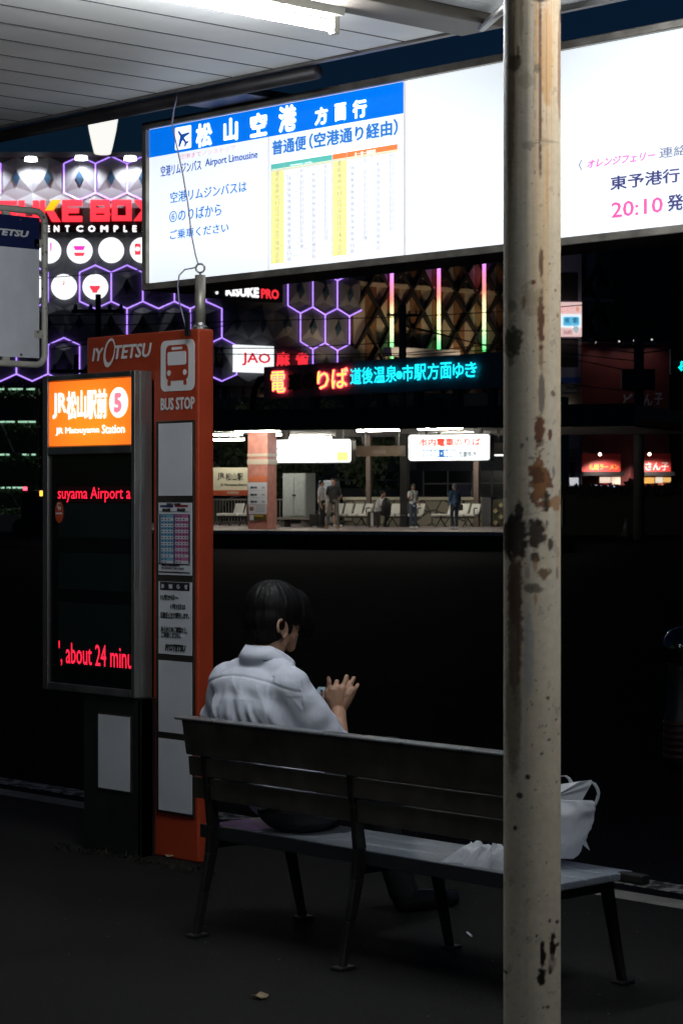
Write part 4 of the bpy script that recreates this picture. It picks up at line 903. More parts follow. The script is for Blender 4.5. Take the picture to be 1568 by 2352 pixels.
hexring(0, -1, [2, 3, 4, 5]); hexring(3, 5, [4, 5, 0]); hexring(3, 5, [3, 4]); hexring(4, 6, [2, 3, 4]); hexring(5, 6); hexring(5, 0, [0, 1]); hexring(5, -1, [0, 5, 4]); hexring(5, 0, [0, 5, 4])
hexring(4, 3, [3, 4]); hexring(4, 5, [3, 4])
hexring(3, 9, [0, 1]); hexring(3, 9, [0, 5, 4, 3]); hexring(3, 10, [3, 4, 5, 0]); hexring(3, 10, [3, 2]); hexring(3, 11, [0, 5, 4]); hexring(3, 11, [1, 2])
hexring(4, 10, [1, 0, 5, 4, 3]); hexring(4, 11, [4, 5, 0]); hexring(4, 11, [3, 4]); hexring(5, 9, [3, 4]); hexring(5, 10, [3, 4])
HLP = Pl(HX(0, 0), R3); HRP = Pl(HX(0, 0), DIR2)
cz = Crop(0, 550, 640, 1568); cx6 = Crop(820, 1050, 1420, 1568)
redl = emit('lit red letter', srgb(255, 52, 66), 1.0); orl = emit('lit orange letter', srgb(255, 160, 22), 1.0)
LP_ = HLP.off(.55)
def block(polys, m_, name='sign_letter'):
    mb = MB()
    for pts in polys: mb.pprism(LP_, [LP_.uv(*cz(*p)) for p in pts], -.18, .1)
    return mb.build(name, m_, ent)
def bar(x0, y0, x1, y1): return [(x0, y1), (x1, y1), (x1, y0), (x0, y0)]
T0, B0 = 612, 824
block([bar(-330, T0, -150, 655), bar(-330, 655, -280, 700), bar(-330, 700, -150, 745), bar(-200, 745, -150, 785), bar(-330, 785, -150, B0)], redl)
block([bar(-120, T0, -60, B0)], redl)
block([bar(-25, T0 + 10, 168, 660), bar(-25, 660, 20, 700), bar(-25, 695, 168, 740), bar(115, 740, 168, 778), bar(-25, 770, 168, 820)], redl)
block([bar(190, T0 + 8, 245, 775), bar(325, T0 + 8, 385, 775), bar(190, 775, 385, 822)], redl)
block([bar(397, T0 + 4, 442, B0), [(455, 718), (530, 718), (597, B0), (512, B0)]], redl)
block([[(446, 716), (522, 716), (594, T0 + 2), (512, T0 + 2)]], orl)
block([bar(612, T0, 668, B0), bar(668, T0, 806, 668), bar(668, 692, 774, 738), bar(668, 770, 806, B0)], redl)
block([bar(888, T0, 940, B0 - 4), bar(940, T0, 1075, 662), bar(940, 692, 1075, 740), bar(940, 762, 1075, B0 - 4), bar(1026, 662, 1083, 692), bar(1026, 740, 1083, 762)], redl)
block([bar(1098, T0, 1150, B0 - 8), bar(1238, T0, 1290, B0 - 8), bar(1150, T0, 1238, 662), bar(1150, 766, 1238, B0 - 8)], redl)
block([[(1310, T0 + 2), (1382, T0 + 2), (1428, 690), (1474, T0 + 2), (1540, T0 + 2), (1462, 718), (1540, B0 - 8), (1470, B0 - 8), (1424, 752), (1384, B0 - 8), (1312, B0 - 8), (1390, 716)]], redl)
MB().ppx(LP_.off(-.2), cz(-400, 928), cz(1560, 850), -.15, 0).build('text_backing', M['black'], ent)
lett('sign_text', emit('lit white letters', (1, 1, 1), 1.3), ent, [(cz, c_, (a_, 927), (b_, 862)) for c_, a_, b_ in (('E', 455, 492), ('N', 530, 585), ('T', 640, 684), ('C', 750, 818), ('O', 866, 938), ('M', 987, 1062), ('P', 1115, 1163), ('L', 1212, 1250), ('E', 1300, 1342), ('X', 1392, 1450))], LP_.off(-.18), .02, .05)
mb = MB()
for x0 in (-400, 380): mb.ppx(LP_.off(-.3), cz(x0, 845), cz(x0 + (330 if x0 < 0 else 1040), 690), -.1, 0)
mb.build('letter_backing', M['dark'], ent)
# round picture signs
rwm = emit('lit round sign', (.95, .98, 1), 1.25); mag = emit('lit magenta shape', srgb(238, 58, 190), .9); rdm = emit('lit red shape', srgb(246, 66, 84), .95); gry = emit('lit grey stroke', srgb(226, 222, 226), .8); wrm = emit('lit white shape', (1, 1, 1), 1)
def rsign(x, y):
    c = LP_.uv(*cz(x, y)); return MB().disc(LP_, c, .665, .665, -.35, -.12, 40).build('round_sign', rwm, ent), c
LS2 = LP_.off(-.115)
def shape(parent, m_, polys, name):
    mb = MB()
    for pts in polys: mb.pprism(LS2, [LS2.uv(*cz(*p)) for p in pts], -.003, .012)
    return mb.build(name, m_, parent)
rs, _ = rsign(470, 1105); shape(rs, mag, [[(494, 1110), (508, 1118), (510, 1030), (494, 1028)]], 'picture'); shape(rs, gry, [bar(505, 1110, 512, 1185)], 'picture')
rs, _ = rsign(778, 1105); shape(rs, mag, [[(718, 1062), (838, 1062), (822, 1105), (738, 1105)]], 'picture'); shape(rs, rdm, [[(722, 1128), (838, 1128), (820, 1163), (740, 1163)]], 'picture')
rs, _ = rsign(1087, 1100); shape(rs, gry, [[(1005, 1132), (1040, 1150), (1090, 1158), (1140, 1148), (1168, 1132), (1140, 1153), (1090, 1163), (1038, 1155)]], 'picture')
rs, _ = rsign(1395, 1100); shape(rs, rdm, [bar(1322, 1040, 1380, 1150), bar(1408, 1040, 1450, 1150)], 'picture'); mb = MB(); mb.disc(LS2, LS2.uv(*cz(1351, 1093)), .14, .12, .012, .024); mb.build('picture', wrm, rs)
rs, _ = rsign(320, 1460); rs, _ = rsign(160, 1105)
rs, _ = rsign(625, 1460); shape(rs, emit('lit brown stroke', srgb(190, 120, 110), .8), [[(622, 1400), (634, 1400), (636, 1430), (624, 1450), (612, 1440), (626, 1425)]], 'picture')
rs, _ = rsign(932, 1460); shape(rs, rdm, [[(876, 1452), (988, 1452), (978, 1482), (956, 1508), (958, 1522), (906, 1522), (908, 1508), (886, 1482)]], 'picture'); shape(rs, gry, [bar(890, 1524, 980, 1529)], 'picture')
# washing spot lamps along the parapet (lit in the photo)
for i, (x, y) in enumerate(((306, 212), (798, 200), (1278, 204), (-160, 206))):
    c = LP_.off(.55).P(*LP_.off(.55).uv(*cz(x, y)))
    fx = MB().tube([c + Z3 * .10, c - Z3 * .10], [.30, .34], 14).build('spot_lamp', emit('lit lamp lens', (.95, .97, 1), 6), ent, smooth=True)
    MB().tube([c + Z3 * .16, c + Z3 * .2 + F3 * 1.0], .05, 6).build('lamp_arm', M['black'], fx)
    ld = bpy.data.lights.new('spot', 'SPOT'); ld.energy = SPOT_W; ld.spot_size = math.radians(125); ld.spot_blend = .6; ld.shadow_soft_size = .15; ld.color = (.93, .96, 1)
    lo = bpy.data.objects.new('spot_light', ld); COL.objects.link(lo); lo.parent = fx; lo.location = Vector(c) - Z3 * .22 - WL[fx.name]
    dv = (Vector(c) + F3 * 1.2 - Z3 * 2.6) - Vector(c); lo.rotation_euler = dv.to_track_quat('-Z', 'Y').to_euler()
# signs on the angled part
RP_ = HRP.off(.5)
sb = MB().ppx(RP_, cx6(10, 372), cx6(812, 225), -.5, 0).build('black_sign_box', M['black'], ent); tp = RP_
lett('sign_text', emit('lit white sign letters', (1, 1, 1), 1.1), sb, [(cx6, 'KISUKE', (212, 350), (562, 262))], RP_, .03, .07)
lett('sign_text', redl, sb, [(cx6, 'PRO', (582, 376), (770, 284))], RP_, .03, .05)
mb = MB().disc(RP_, RP_.uv(*cx6(122, 316)), .09, .09, .01, .04, 12); mb.build('sign_dot', wrm, sb)
jb = MB().ppx(RP_, cx6(335, 1140), cx6(720, 878), -.45, 0).build('lit_sign_box', emit('lit sign face', (.93, .98, 1), 1.15), ent)
lett('sign_text', emit('lit dark red letters', srgb(226, 52, 70), .85), jb, [(cx6, 'JAO', (383, 1078), (683, 952))], RP_, .03, .03)
lett('sign_text', redl, ent, [(cx6, '麻', (740, 1090), (884, 938)), (cx6, '雀', (938, 1082), (1080, 946))], RP_, .03, .05)
MB().ppx(HRP.off(.33), cx6(98, 1095), cx6(188, 880), 0, .02).build('cone_mark_backing', M['dark'], ent)
P8 = HRP.off(.36)
MB().pprism(P8, [P8.uv(*cx6(*q)) for q in ((110, 960), (188, 960), (165, 1020), (150, 1060), (130, 1020))], 0, .02).build('cone_mark', mat('tan print', (.35, .22, .12), .6), ent)
MB().pprism(P8, [P8.uv(*cx6(*q)) for q in ((115, 958), (184, 958), (160, 920), (150, 885), (138, 920))], 0, .02).build('cone_mark', mat('cream print', (.45, .43, .42), .6), ent)
# base storeys: dark curtain wall with pale mullions
lowm = mat('dark glazing', (.014, .016, .022), .15); mulm = mat('grey mullion', (.22, .22, .24), .5)
MB().prism([HX(-15, 0, -.4), HX(0, 0, -.4), HX(0, 0, -.4) + F3 * 8, HX(-15, 0, -.4) + F3 * 8], (0, 0, hz_(886))).build('base_wall', lowm, ent)
MB().prism([HX(0.001, 0, -.4), HX(SE + 14, 0, -.4), HX(SE + 14, 0, -.4) + N2 * 8, HX(.001, 0, -.4) + F3 * 8.2], (0, 0, hz_(889))).build('base_wall', lowm, ent)
mb = MB(); RB = HRP.off(-.37)
for x in (505, 530, 582, 640, 692, 744, 796, 850, 905, 960, 1015, 1070, 1125):
    a, _ = RB.uv(x, 930); mb.pbox(RB, a - .07, a + .07, hz_(1040), hz_(892), 0, .08)
a_, z_ = RB.uv(700, 925); mb.pbox(RB, 0, SE + 14, z_ - .06, z_ + .06, 0, .07)
mb.build('mullions', mulm, ent)
blm = mat('pale blind', (.10, .10, .12), .7)
for x in (520, 560, 610, 670, 720): a, z = RB.uv(x, 905); MB().pbox(RB, a, a + 1.0, z - .5, z + .45, 0, .05).build('blind', blm, ent)
aa, zz_ = HRP.off(1).uv(667, 921); MB().pbox(HRP.off(1), aa - .45, aa + .45, zz_ - .4, zz_ + .42, -.2, 0).build('small_lit_sign', emit('lit small sign', srgb(250, 206, 160), .9), ent)

# lit shelves of planting below, at the far left
gs = thing('planted_screen', 'dark wall with green lit ledges of plants at the far left under the purple neon', 'green wall', HX(-9, 0, 0))
cg = Crop(0, 1500, 300, 1008); GL = HLP.off(.6)
mb = MB().ppx(GL, (-70, 1205), (88, 889), -.5, -.05); mb.build('wall', M['black'], gs)
grn = emit('green lit strip', (.45, .82, .58), .9); leafm = mat('leaf green', (.05, .11, .035), .6, var=.5, scale=6)
for y, segs in ((190, ((-400, 60), (120, 310), (360, 470))), (630, ((-400, 200), (248, 482))), (1070, ((-400, 130), (305, 388), (430, 482))), (1515, ((-400, 62), (95, 308)))):
    MB().ppx(GL, cg(-400, y - 12), cg(490, y - 40), -.05, .5).build('ledge', M['dark'], gs)
    for a, b_ in segs: MB().ppx(GL.off(.35), cg(a, y + 12), cg(b_, y - 11), -.03, .05).build('strip_light', grn, gs)
lf = MB()
def leaves(mb, c, rad, n, sz):
    for _ in range(n):
        p_ = Vector(c) + Vector((random.gauss(0, rad[0]), random.gauss(0, rad[1]), random.gauss(0, rad[2])))
        u = Vector((random.gauss(0, 1), random.gauss(0, 1), random.gauss(0, 1))).normalized(); q_ = u.orthogonal().normalized(); s_ = sz * random.uniform(.6, 1.4)
        mb.add([p_ - u * s_, p_ + q_ * s_ * .45, p_ + u * s_, p_ - q_ * s_ * .45], [(0, 1, 2, 3)])
for y in (190, 630, 1070, 1515):
    for x in range(-380, 480, 30):
        c = GL.off(.25).P(*GL.off(.25).uv(*cg(x, y + 45 + random.random() * 40))); leaves(lf, c, (.22, .22, .16), 26, .09)
c = GL.off(.3).P(*GL.off(.3).uv(*cg(95, 850))); leaves(lf, c, (.2, .2, .5), 120, .1)
lf.build('foliage', leafm, gs)
MB().tube([GL.off(.5).P(*GL.off(.5).uv(*cg(20, 650))), GL.off(.5).P(*GL.off(.5).uv(*cg(190, 1040)))], .06, 6).build('brace', mulm, gs)
MB().tube([GL.off(.5).P(*GL.off(.5).uv(*cg(110, 1515))), GL.off(.5).P(*GL.off(.5).uv(*cg(240, 1760)))], .03, 6).build('brace', mulm, gs)
pl_ = thing('planter', 'low planter with a clipped green top at the foot of the planted wall', 'planter', GL.off(4).P(-9, ROADZ))
a0, z0 = GL.off(4).uv(*cg(-400, 2020)); a1, z1 = GL.off(4).uv(*cg(275, 1880)); MB().pbox(GL.off(4), a0, a1, ROADZ, z1, -1, 0).build('trough', mat('planter concrete', (.12, .12, .11), .8), pl_)
hb_ = MB()
for _ in range(60): leaves(hb_, GL.off(3.5).P(random.uniform(a0, a1), z1 + .12), (.2, .2, .10), 30, .08)
hb_.build('foliage', leafm, pl_)
van = thing('parked_van', 'black silhouette of a van parked in front of the planted wall', 'van', at(75, 1214, 75) * 1.0)
V = Pl(CAM + F3 * 76, R3)
def vpts(l): return [V.uv(*cg(*q)) for q in l]
MB().pprism(V, vpts([(200, 2095), (230, 2050), (278, 2030), (285, 1600), (310, 1555), (440, 1545), (560, 1560), (640, 1620), (650, 2095)]), -4, 0).build('body', M['black'], van, bevel=.1)
for x in (300, 570):
    c = V.uv(*cg(x, 2060)); MB().disc(V, c, .33, .33, -.3, .02, 20).build('wheel', M['tyre'], van)
c = V.uv(*cg(342, 1527)); MB().pbox(V, c[0] - .07, c[0] + .07, c[1] - .06, c[1] + .06, 0, .03).build('marker_light', emit('red marker lamp', (1, .10, .16), 2.5), van)
c = V.uv(*cg(562, 1592)); MB().pbox(V, c[0] - .06, c[0] + .06, c[1] - .09, c[1] + .09, 0, .03).build('marker_light', emit('amber marker lamp', (1, .55, .06), 2.0), van)
a, z = V.off(1).uv(562, 1021); 
# street lantern
ln_ = thing('street_lantern', 'white glowing tapered street lantern hanging below the canopy edge at upper left', 'street lamp', at(-70, 1160, 40))
c = at(236, 262, 40); q = 40 / FPX
MB().lathe((c.x, c.y, c.z - 92 * q), [(17 * q, 0), (19 * q, 1 * q), (24 * q, 20 * q), (31 * q, 52 * q), (36 * q, 84 * q), (36.5 * q, 92 * q)], 24).build('shade', emit('lit opal shade', (1.0, .985, .93), .98), ln_, smooth=True)
MB().lathe((c.x, c.y, c.z + .002), [(38 * q, 0), (30 * q, 6 * q), (8 * q, 10 * q), (4 * q, 18 * q)], 20).build('cap', M['dark'], ln_, smooth=True)
top = c + Z3 * .12; pb_ = at(-80, 1160, 40); pb_.z = ROADZ
MB().tube([top, top + Z3 * .35, top + Z3 * .5 - R3 * .6, Vector((pb_.x, pb_.y, c.z + .65))], .04, 8).build('arm', M['dark'], ln_, smooth=True)
MB().tube([pb_, Vector((pb_.x, pb_.y, c.z + .75))], [.10, .06], 12).build('post', M['dark'], ln_, smooth=True)

# ------------------------------------------------------------------ brown lattice building to its right
BRP = Pl(HX(SE, 0) + DIR2 * .02, DIR2); cb_ = Crop(1380, 1020, 2040, 1568)
lat = thing('lattice_building', 'brown building with black diamond lattice and three rainbow light strips', 'building', BRP.P(6, 0))
a1 = BRP.uv(1300, 700)[0]; ztop = hz_(560) * 1.0 + 1.5; zlo = hz_(889)
MB().pbox(BRP, .02, a1 + 4, zlo, ztop, -8, -.25).build('wall', mat('brown wall', (.10, .065, .035), .6, var=.2, scale=.7), lat)
bg_ = mat('beige boards', (.34, .29, .22), .6, var=.2, scale=3, stretch=(8, 8, .4)); br_ = mat('brown boards', (.17, .085, .035), .6, var=.25, scale=3, stretch=(8, 8, .4))
pit = BRP.uv(*cb_(425, 330))[0] - BRP.uv(*cb_(210, 310))[0]; aA = BRP.uv(*cb_(210, 310))[0]; zA = BRP.uv(*cb_(210, 310))[1]; dz = (zA - BRP.uv(*cb_(210, 700))[1])
mbA, mbB = MB(), MB(); n0 = -int(aA / (pit / 2)) - 1
for i in range(n0, int((a1 + 4 - aA) / (pit / 2))):
    a = aA + i * pit / 2
    if a < .05: continue
    (mbA if i % 2 else mbB).pbox(BRP, a + .01, a + pit / 2 - .01, zlo + .1, ztop - .05, -.25, -.19 if i % 2 else -.17)
mbA.build('beige_boards', bg_, lat); mbB.build('brown_boards', br_, lat)
ltm = mat('black lattice', (.006, .005, .004), .6); ltl = MB()
for j in range(-8, 9):
    z = zA + j * dz / 2; off = 0 if j % 2 == 0 else pit / 2
    for i in range(-3, 14):
        a = aA + off + i * pit
        if a - pit / 2 < 0 or a + pit / 2 > a1 + 4 or z - dz / 2 < zlo or z > ztop: continue
        for s_ in (-1, 1):
            w0, w1 = .17, .05
            ltl.pprism(BRP, [(a, z + w0), (a, z - w0 * 1.3), (a + s_ * pit / 2, z - dz / 2 - w1), (a + s_ * pit / 2, z - dz / 2 + w1)][::s_], -.16, .10 + .004 * s_)
ltl.build('lattice', ltm, lat)
(aL, zL), (aR, zR) = BRP.uv(*cb_(50, 262)), BRP.uv(*cb_(1290, 368))
for y0 in (0, -4.6): MB().pbox(BRP, .05, a1 + 4, zL - .12 + y0, zL + .12 + y0, -.155, -.02).build('ledge', mat('ledge', (.42, .36, .25), .5), lat)
sm = bpy.data.materials.new('rainbow strip'); sm.use_nodes = True; t = sm.node_tree; pr = t.nodes['Principled BSDF']; tc = t.nodes.new('ShaderNodeTexCoord')
se = t.nodes.new('ShaderNodeSeparateXYZ'); t.links.new(tc.outputs['Generated'], se.inputs[0]); cr = t.nodes.new('ShaderNodeValToRGB')
for i, (p_, c_) in enumerate(((0, (.03, .85, .18)), (.12, (.25, .95, .38)), (.30, (.85, .95, .45)), (.50, (1, .80, .40)), (.63, (1, .22, .16)), (.80, (1, .2, .45)), (.90, (.75, .22, .95)), (1, (.3, .16, 1)))):
    e_ = cr.color_ramp.elements[i] if i < 2 else cr.color_ramp.elements.new(p_); e_.position = p_; e_.color = (*c_, 1)
cr.color_ramp.elements[0].position = 0
t.links.new(se.outputs[2], cr.inputs[0]); t.links.new(cr.outputs[0], pr.inputs['Emission Color']); pr.inputs['Emission Strength'].default_value = 1.5
for x, y0, y1 in ((422, 165, 985), (868, 115, 950), (1298, 62, 918)):
    (a, zt_), (_, zb_) = BRP.uv(*cb_(x, y0 - 60)), BRP.uv(*cb_(x, y1)); MB().pbox(BRP, a - .065, a + .065, zb_, zt_, .12, .28).build('light_strip', sm, lat)
(a0, z0), (ae, ze) = BRP.off(.8).uv(*cb_(440, 960)), BRP.off(.8).uv(*cb_(1090, 900))
MB().pbox(BRP.off(.8), a0, ae, z0, z0 + .5, -.7, 0).build('awning', mat('pale awning', (.35, .36, .40), .5), lat)
for i in range(5):  # added fill lamps, put in to brighten the lattice wall from below
    a = a0 - 4 + i * 4.6; c = BRP.off(2.2).P(a, zlo + .8)
    fx = MB().box(tuple(c - Vector((.2, .2, .12))), tuple(c + Vector((.2, .2, .12)))).build('fill_lamp', emit('warm flood lens', (1, .72, .42), 3), lat)
    ld = bpy.data.lights.new('fill', 'SPOT'); ld.energy = 420; ld.spot_size = math.radians(120); ld.spot_blend = .8; ld.shadow_soft_size = .25; ld.color = (1, .74, .46)
    lo = bpy.data.objects.new('fill_light', ld); COL.objects.link(lo); lo.parent = fx; lo.location = c + Z3 * .2 - WL[fx.name]
    lo.rotation_euler = (N2 * 2.0 + Z3 * 5.5).to_track_quat('-Z', 'Y').to_euler()

# ------------------------------------------------------------------ tram stop: platform, roof, pillars
TP = (R3 * 12000 - F3 * FPX).normalized()
def PP(d): return Pl(CAM + F3 * d, TP)
ZP = .48; ca = Crop(840, 1700, 1440, 1568); cbb = Crop(1380, 1700, 2020, 1568)
f0, f1 = PP(73), PP(92)
tile = mat('platform paving', (.15, .12, .118), .6, var=.25, scale=2.2, bump=.2, bscale=8)
aL, aR = f0.uv(300, 1220)[0], f0.uv(1285, 1220)[0]
structure(MB().prism([f0.P(aL, ROADZ), f0.P(aR, ROADZ), PP(93).P(PP(93).uv(1275, 1200)[0], ROADZ), PP(93).P(PP(93).uv(300, 1200)[0], ROADZ)], (0, 0, ZP - ROADZ)).build('tram_platform', tile))
structure(MB().pbox(f0, aL, aR, ROADZ, ZP - .121, .002, .10).build('platform_front', mat('shaded dark concrete', (.008, .008, .008), .9)))  # near-black sheet: shade of the platform front put into its colour
structure(MB().pbox(f0, aL, aR, ZP - .12, ZP + .004, .002, .16).build('platform_kerb', mat('pale platform edge', (.34, .31, .30), .7, var=.2)))
roof = thing('tram_shelter', 'long flat black roofed tram stop shelter across the road', 'shelter', f0.P(0, ZP))
zr0 = HC + (CY - 989) * 74 / FPX; zr1 = HC + (CY - 940) * 74 / FPX
RA = f0.uv(1457, 960)[0]
MB().pbox(f0, aL, RA, zr0, zr1, -.25, 0).build('fascia', mat('black fascia', (.006, .006, .007), .5), roof)
MB().pbox(f0, aL, RA, zr0 + .22, zr1 - .05, -14.5, -.251).build('roof', M['dark'], roof)
MB().pbox(f0, aL, f0.uv(1330, 960)[0], zr0 + .16, zr0 + .215, -14.4, -.26).build('soffit', mat('pale soffit', (.42, .42, .44), .6), roof)
ptm = emit('lit platform tube', (1, .95, .80), PLAT_TUBE)
def ptube(d, x0, x1, y):
    q = PP(d); (a, z), (b_, _) = q.uv(x0, y), q.uv(x1, y); z = zr0 + .05
    MB().pbox(q, a - .05, b_ + .05, z + .045, z + .11, -.06, .06).build('lamp_housing', M['grey'], roof); MB().tube([q.P(a, z), q.P(b_, z)], .026, 8).build('lamp_tube', ptm, roof)
ptube(79, 470, 556, 1003); ptube(76, 820, 916, 992); ptube(85, 660, 760, 1006); ptube(84, 1000, 1100, 1000); ptube(80, 590, 650, 1000); ptube(74.7, 540, 640, 1000); ptube(74.7, 960, 1060, 1000); ptube(86, 480, 560, 1000)  # the two frontmost tubes hide behind the fascia, added to light the fronts
def post(d, x0, x1, name='post', m_=None, y1=None, zb=ZP, zt=None):
    q = PP(d); a, b_ = q.uv(x0, 1100)[0], q.uv(x1, 1100)[0]; return MB().pbox(q, a, b_, zb, zt or zr0 + .155, -(b_ - a), 0).build(name, m_, roof)
brn = mat('brown post paint', (.13, .095, .08), .5, var=.2)
post(86, 840, 849.5, m_=brn); post(86, 1086.5, 1098, m_=brn); post(84, 918, 934, m_=M['black']); post(83, 1004, 1012, m_=M['black'], zb=zr0 - .5)
# brick pillar with posters
pil = thing('red_pillar', 'square red tiled pillar with two cream bands and transit posters on the tram platform', 'pillar', PP(76).P(*[PP(76).uv(591, 1100)[0], ZP]))
q = PP(76); pk_ = mat('red tile', (.48, .20, .16), .5, var=.2, scale=5, bump=.2, bscale=12); crm = mat('cream tile', (.50, .44, .36), .5)
a0, a1 = q.uv(*ca(396, 800))[0], q.uv(*ca(600, 800))[0]
MB().pbox(q, a0, a1, ZP, zr0 + .155, -(a1 - a0), 0).build('shaft', pk_, pil)
for y0, y1 in ((330, 300), (412, 358)):
    z0, z1 = q.uv(*ca(500, y0))[1], q.uv(*ca(500, y1))[1]; MB().pbox(q, a0 - .02, a1 + .02, z0, z1, -(a1 - a0) - .02, .02).build('cream_band', crm, pil)
def poster(x0, y0, x1, y1, m_, n=.03, parent=pil, name='poster'): mb = MB().ppx(q, ca(x0, y0), ca(x1, y1), .001 if n == .03 else n - .006, n); return mb.build(name, m_, parent)
pw = mat('poster white', (.62, .63, .70), .5)
po1 = poster(402, 835, 597, 600, pw); poster(404, 598, 597, 536, mat('poster orange', (.65, .18, .08), .5)); po2 = poster(410, 930, 592, 838, pw); poster(410, 1000, 588, 936, mat('poster brown', (.08, .05, .015), .5))
dk = mat('poster print', (.03, .05, .08), .5); gr2 = mat('poster grey', (.35, .36, .42), .5)
for y in (655, 730, 803):
    poster(428, y + 12, 462, y - 12, dk, .038, po1, 'print'); poster(466, y + 10, 496, y - 10, dk, .038, po1, 'print'); poster(545, y + 12, 578, y - 12, gr2, .038, po1, 'print'); poster(418, y + 32, 590, y + 28, gr2, .038, po1, 'print')
poster(418, 898, 460, 855, mat('poster food', (.20, .10, .06), .5), .038, po2, 'print')
for y in (850, 868, 886, 904): poster(480, y + 4, 580, y - 2, gr2, .038, po2, 'print')
poster(420, 995, 462, 940, pw, .04, pil, 'poster'); poster(470, 960, 560, 940, mat('poster yellow', (.40, .30, .02), .5), .04, pil, 'poster')
# station name sign
q8 = PP(80); ns = thing('station_name_sign', 'cream station name sign with a red foot band beside the red pillar', 'sign', q8.P(q8.uv(*ca(200, 600))[0], ZP))
nb_ = MB().ppx(q8, ca(-60, 682), ca(392, 445), -.08, 0).build('board', mat('cream board', (.58, .55, .42), .5), ns)
rb_ = MB().ppx(q8, ca(-60, 738), ca(392, 682), -.08, .01).build('red_band', mat('red band', (.36, .07, .03), .5), ns)
lett('lettering', M['ink'], nb_, [(ca, 'JR', (78, 578), (157, 500)), (ca, '松山駅', (165, 582), (347, 500)), (ca, 'JR Matsuyama Station', (112, 642), (384, 610))], q8, .01, .02)
lett('lettering', crm, rb_, [(ca, 'IYOTETSU', (180, 724), (308, 696))], q8, .02, .05, .2)
mb = MB()
for x in (-40, 380): mb.ppx(q8, ca(x, 1050), ca(x + 14, 738), -.06, -.02)
mb.build('leg', M['dark'], ns)
# hanging lit signs
def litsign(d, k, lb, rt, name, label):
    q = PP(d); (a0, z0), (a1, z1) = q.uv(*k(*lb)), q.uv(*k(*rt)); th = thing(name, label, 'sign', q.P((a0 + a1) / 2, z0))
    MB().rrect(q, a0 - .03, a1 + .03, z0 - .03, z1 + .03, .10, -.35, -.011).build('case', M['dark'], th)
    f = MB().rrect(q, a0, a1, z0, z1, .09, -.01, 0).build('lit_face', emit('lit sign white', (.92, .975, 1), 1.05), th)
    for t_ in (.16, .84): a = a0 + (a1 - a0) * t_; MB().pbox(q, a - .12, a + .12, z1 + .031, zr0 + .155, -.25, -.1).build('hanger', M['black'], th)
    return q, th, f
q, th, f = litsign(77, ca, (634, 396), (1472, 148), 'lit_timetable_sign', 'lit hanging sign with pale route tables above the grey cabinets')
def flat(m_, rects, k, n=.012, par=f, name='print'):
    mb = MB()
    for r_ in rects: mb.ppx(q, k(r_[0], r_[3]), k(r_[2], r_[1]), .004, n)
    return mb.build(name, m_, par)
lb2 = emit('lit pale blue print', srgb(205, 226, 242), .95); lg2 = emit('lit grey print', srgb(150, 165, 180), .8); lr2 = emit('lit red print', srgb(250, 120, 105), .9); ly2 = emit('lit yellow print', srgb(255, 246, 130), .95); lo2 = emit('lit orange print', srgb(255, 170, 90), .95)
flat(lb2, [(780, 205, 985, 216), (1005, 205, 1150, 216), (820, 170, 834, 195)] + [(785 + i * 40, 225 + j * 30, 812 + i * 40, 238 + j * 30) for i in range(5) for j in range(4)] + [(1010 + i * 36, 225 + j * 30, 1034 + i * 36, 238 + j * 30) for i in range(4) for j in range(4)], ca)
flat(lg2, [(850 + i * 20, 175, 862 + i * 20, 190) for i in range(4)] + [(1045 + i * 22, 175, 1057 + i * 22, 190) for i in range(4)] + [(650 + i * 24, 240, 666 + i * 24, 262) for i in range(4)] + [(650 + i * 22, 282, 664 + i * 22, 300) for i in range(5)] + [(1232, 235 + i * 14, 1285, 242 + i * 14) for i in range(4)] + [(1175 + i * 22, 200, 1188 + i * 22, 212) for i in range(4)], ca)
flat(lr2, [(1168, 176, 1305, 186), (1200, 292, 1215, 310)], ca); flat(ly2, [(1328, 282, 1445, 374)], ca); flat(lo2, [(1430, 180, 1445, 204), (1340, 186, 1428, 192), (1352, 288, 1415, 292)], ca, .015)
q, th, f = litsign(77, cbb, (622, 350), (1413, 92), 'lit_tram_sign', 'lit hanging tram sign with a blue box of text above the bench at right')
lett('lettering', emit('lit red ink', srgb(214, 60, 44), .8), f, [(cbb, '市内電車のりば', (723, 212), (1328, 124))], q, .012, .032)
flat(emit('lit blue box', srgb(24, 92, 160), .8), [(760, 238, 1088, 318)], cbb)
lett('lettering', emit('lit white ink', (.95, 1, 1), 1.1), f, [(cbb, '道後温泉・市駅前', (766, 314), (1084, 244))], q, .02, .03)
lett('lettering', emit('lit dark ink', srgb(30, 60, 66), .6), f, [(cbb, '方面ゆき', (1108, 316), (1285, 254))], q, .012, .025)
q9 = PP(79); hb2 = thing('hanging_board', 'unlit brown board hanging between the two lit tram signs', 'board', q9.P(q9.uv(*cbb(320, 300))[0], q9.uv(*cbb(320, 300))[1]))
MB().ppx(q9, cbb(85, 308), cbb(558, 202), -.3, 0).build('board', mat('brown board', (.14, .10, .07), .5, var=.3, scale=2), hb2)
for x in (150, 480): MB().ppx(q9, cbb(x, 202), cbb(x + 30, 60), -.2, -.1).build('hanger', M['black'], hb2)
MB().ppx(q9, cbb(270, 285), cbb(400, 245), .001, .01).build('worn_text', mat('worn print', (.20, .17, .14), .6), hb2)
sb2 = thing('small_grey_sign', 'small dim grey sign with faded text at the right end of the tram stop', 'sign', q9.P(q9.uv(*cbb(1500, 285))[0], q9.uv(*cbb(1500, 285))[1]))
MB().ppx(q9, cbb(1438, 285), cbb(1700, 172), -.2, 0).build('board', mat('grey board far', (.26, .25, .24), .5), sb2); mb = MB().ppx(q9, cbb(1480, 172), cbb(1500, 20), -.15, -.1); mb.build('hanger', M['black'], sb2)
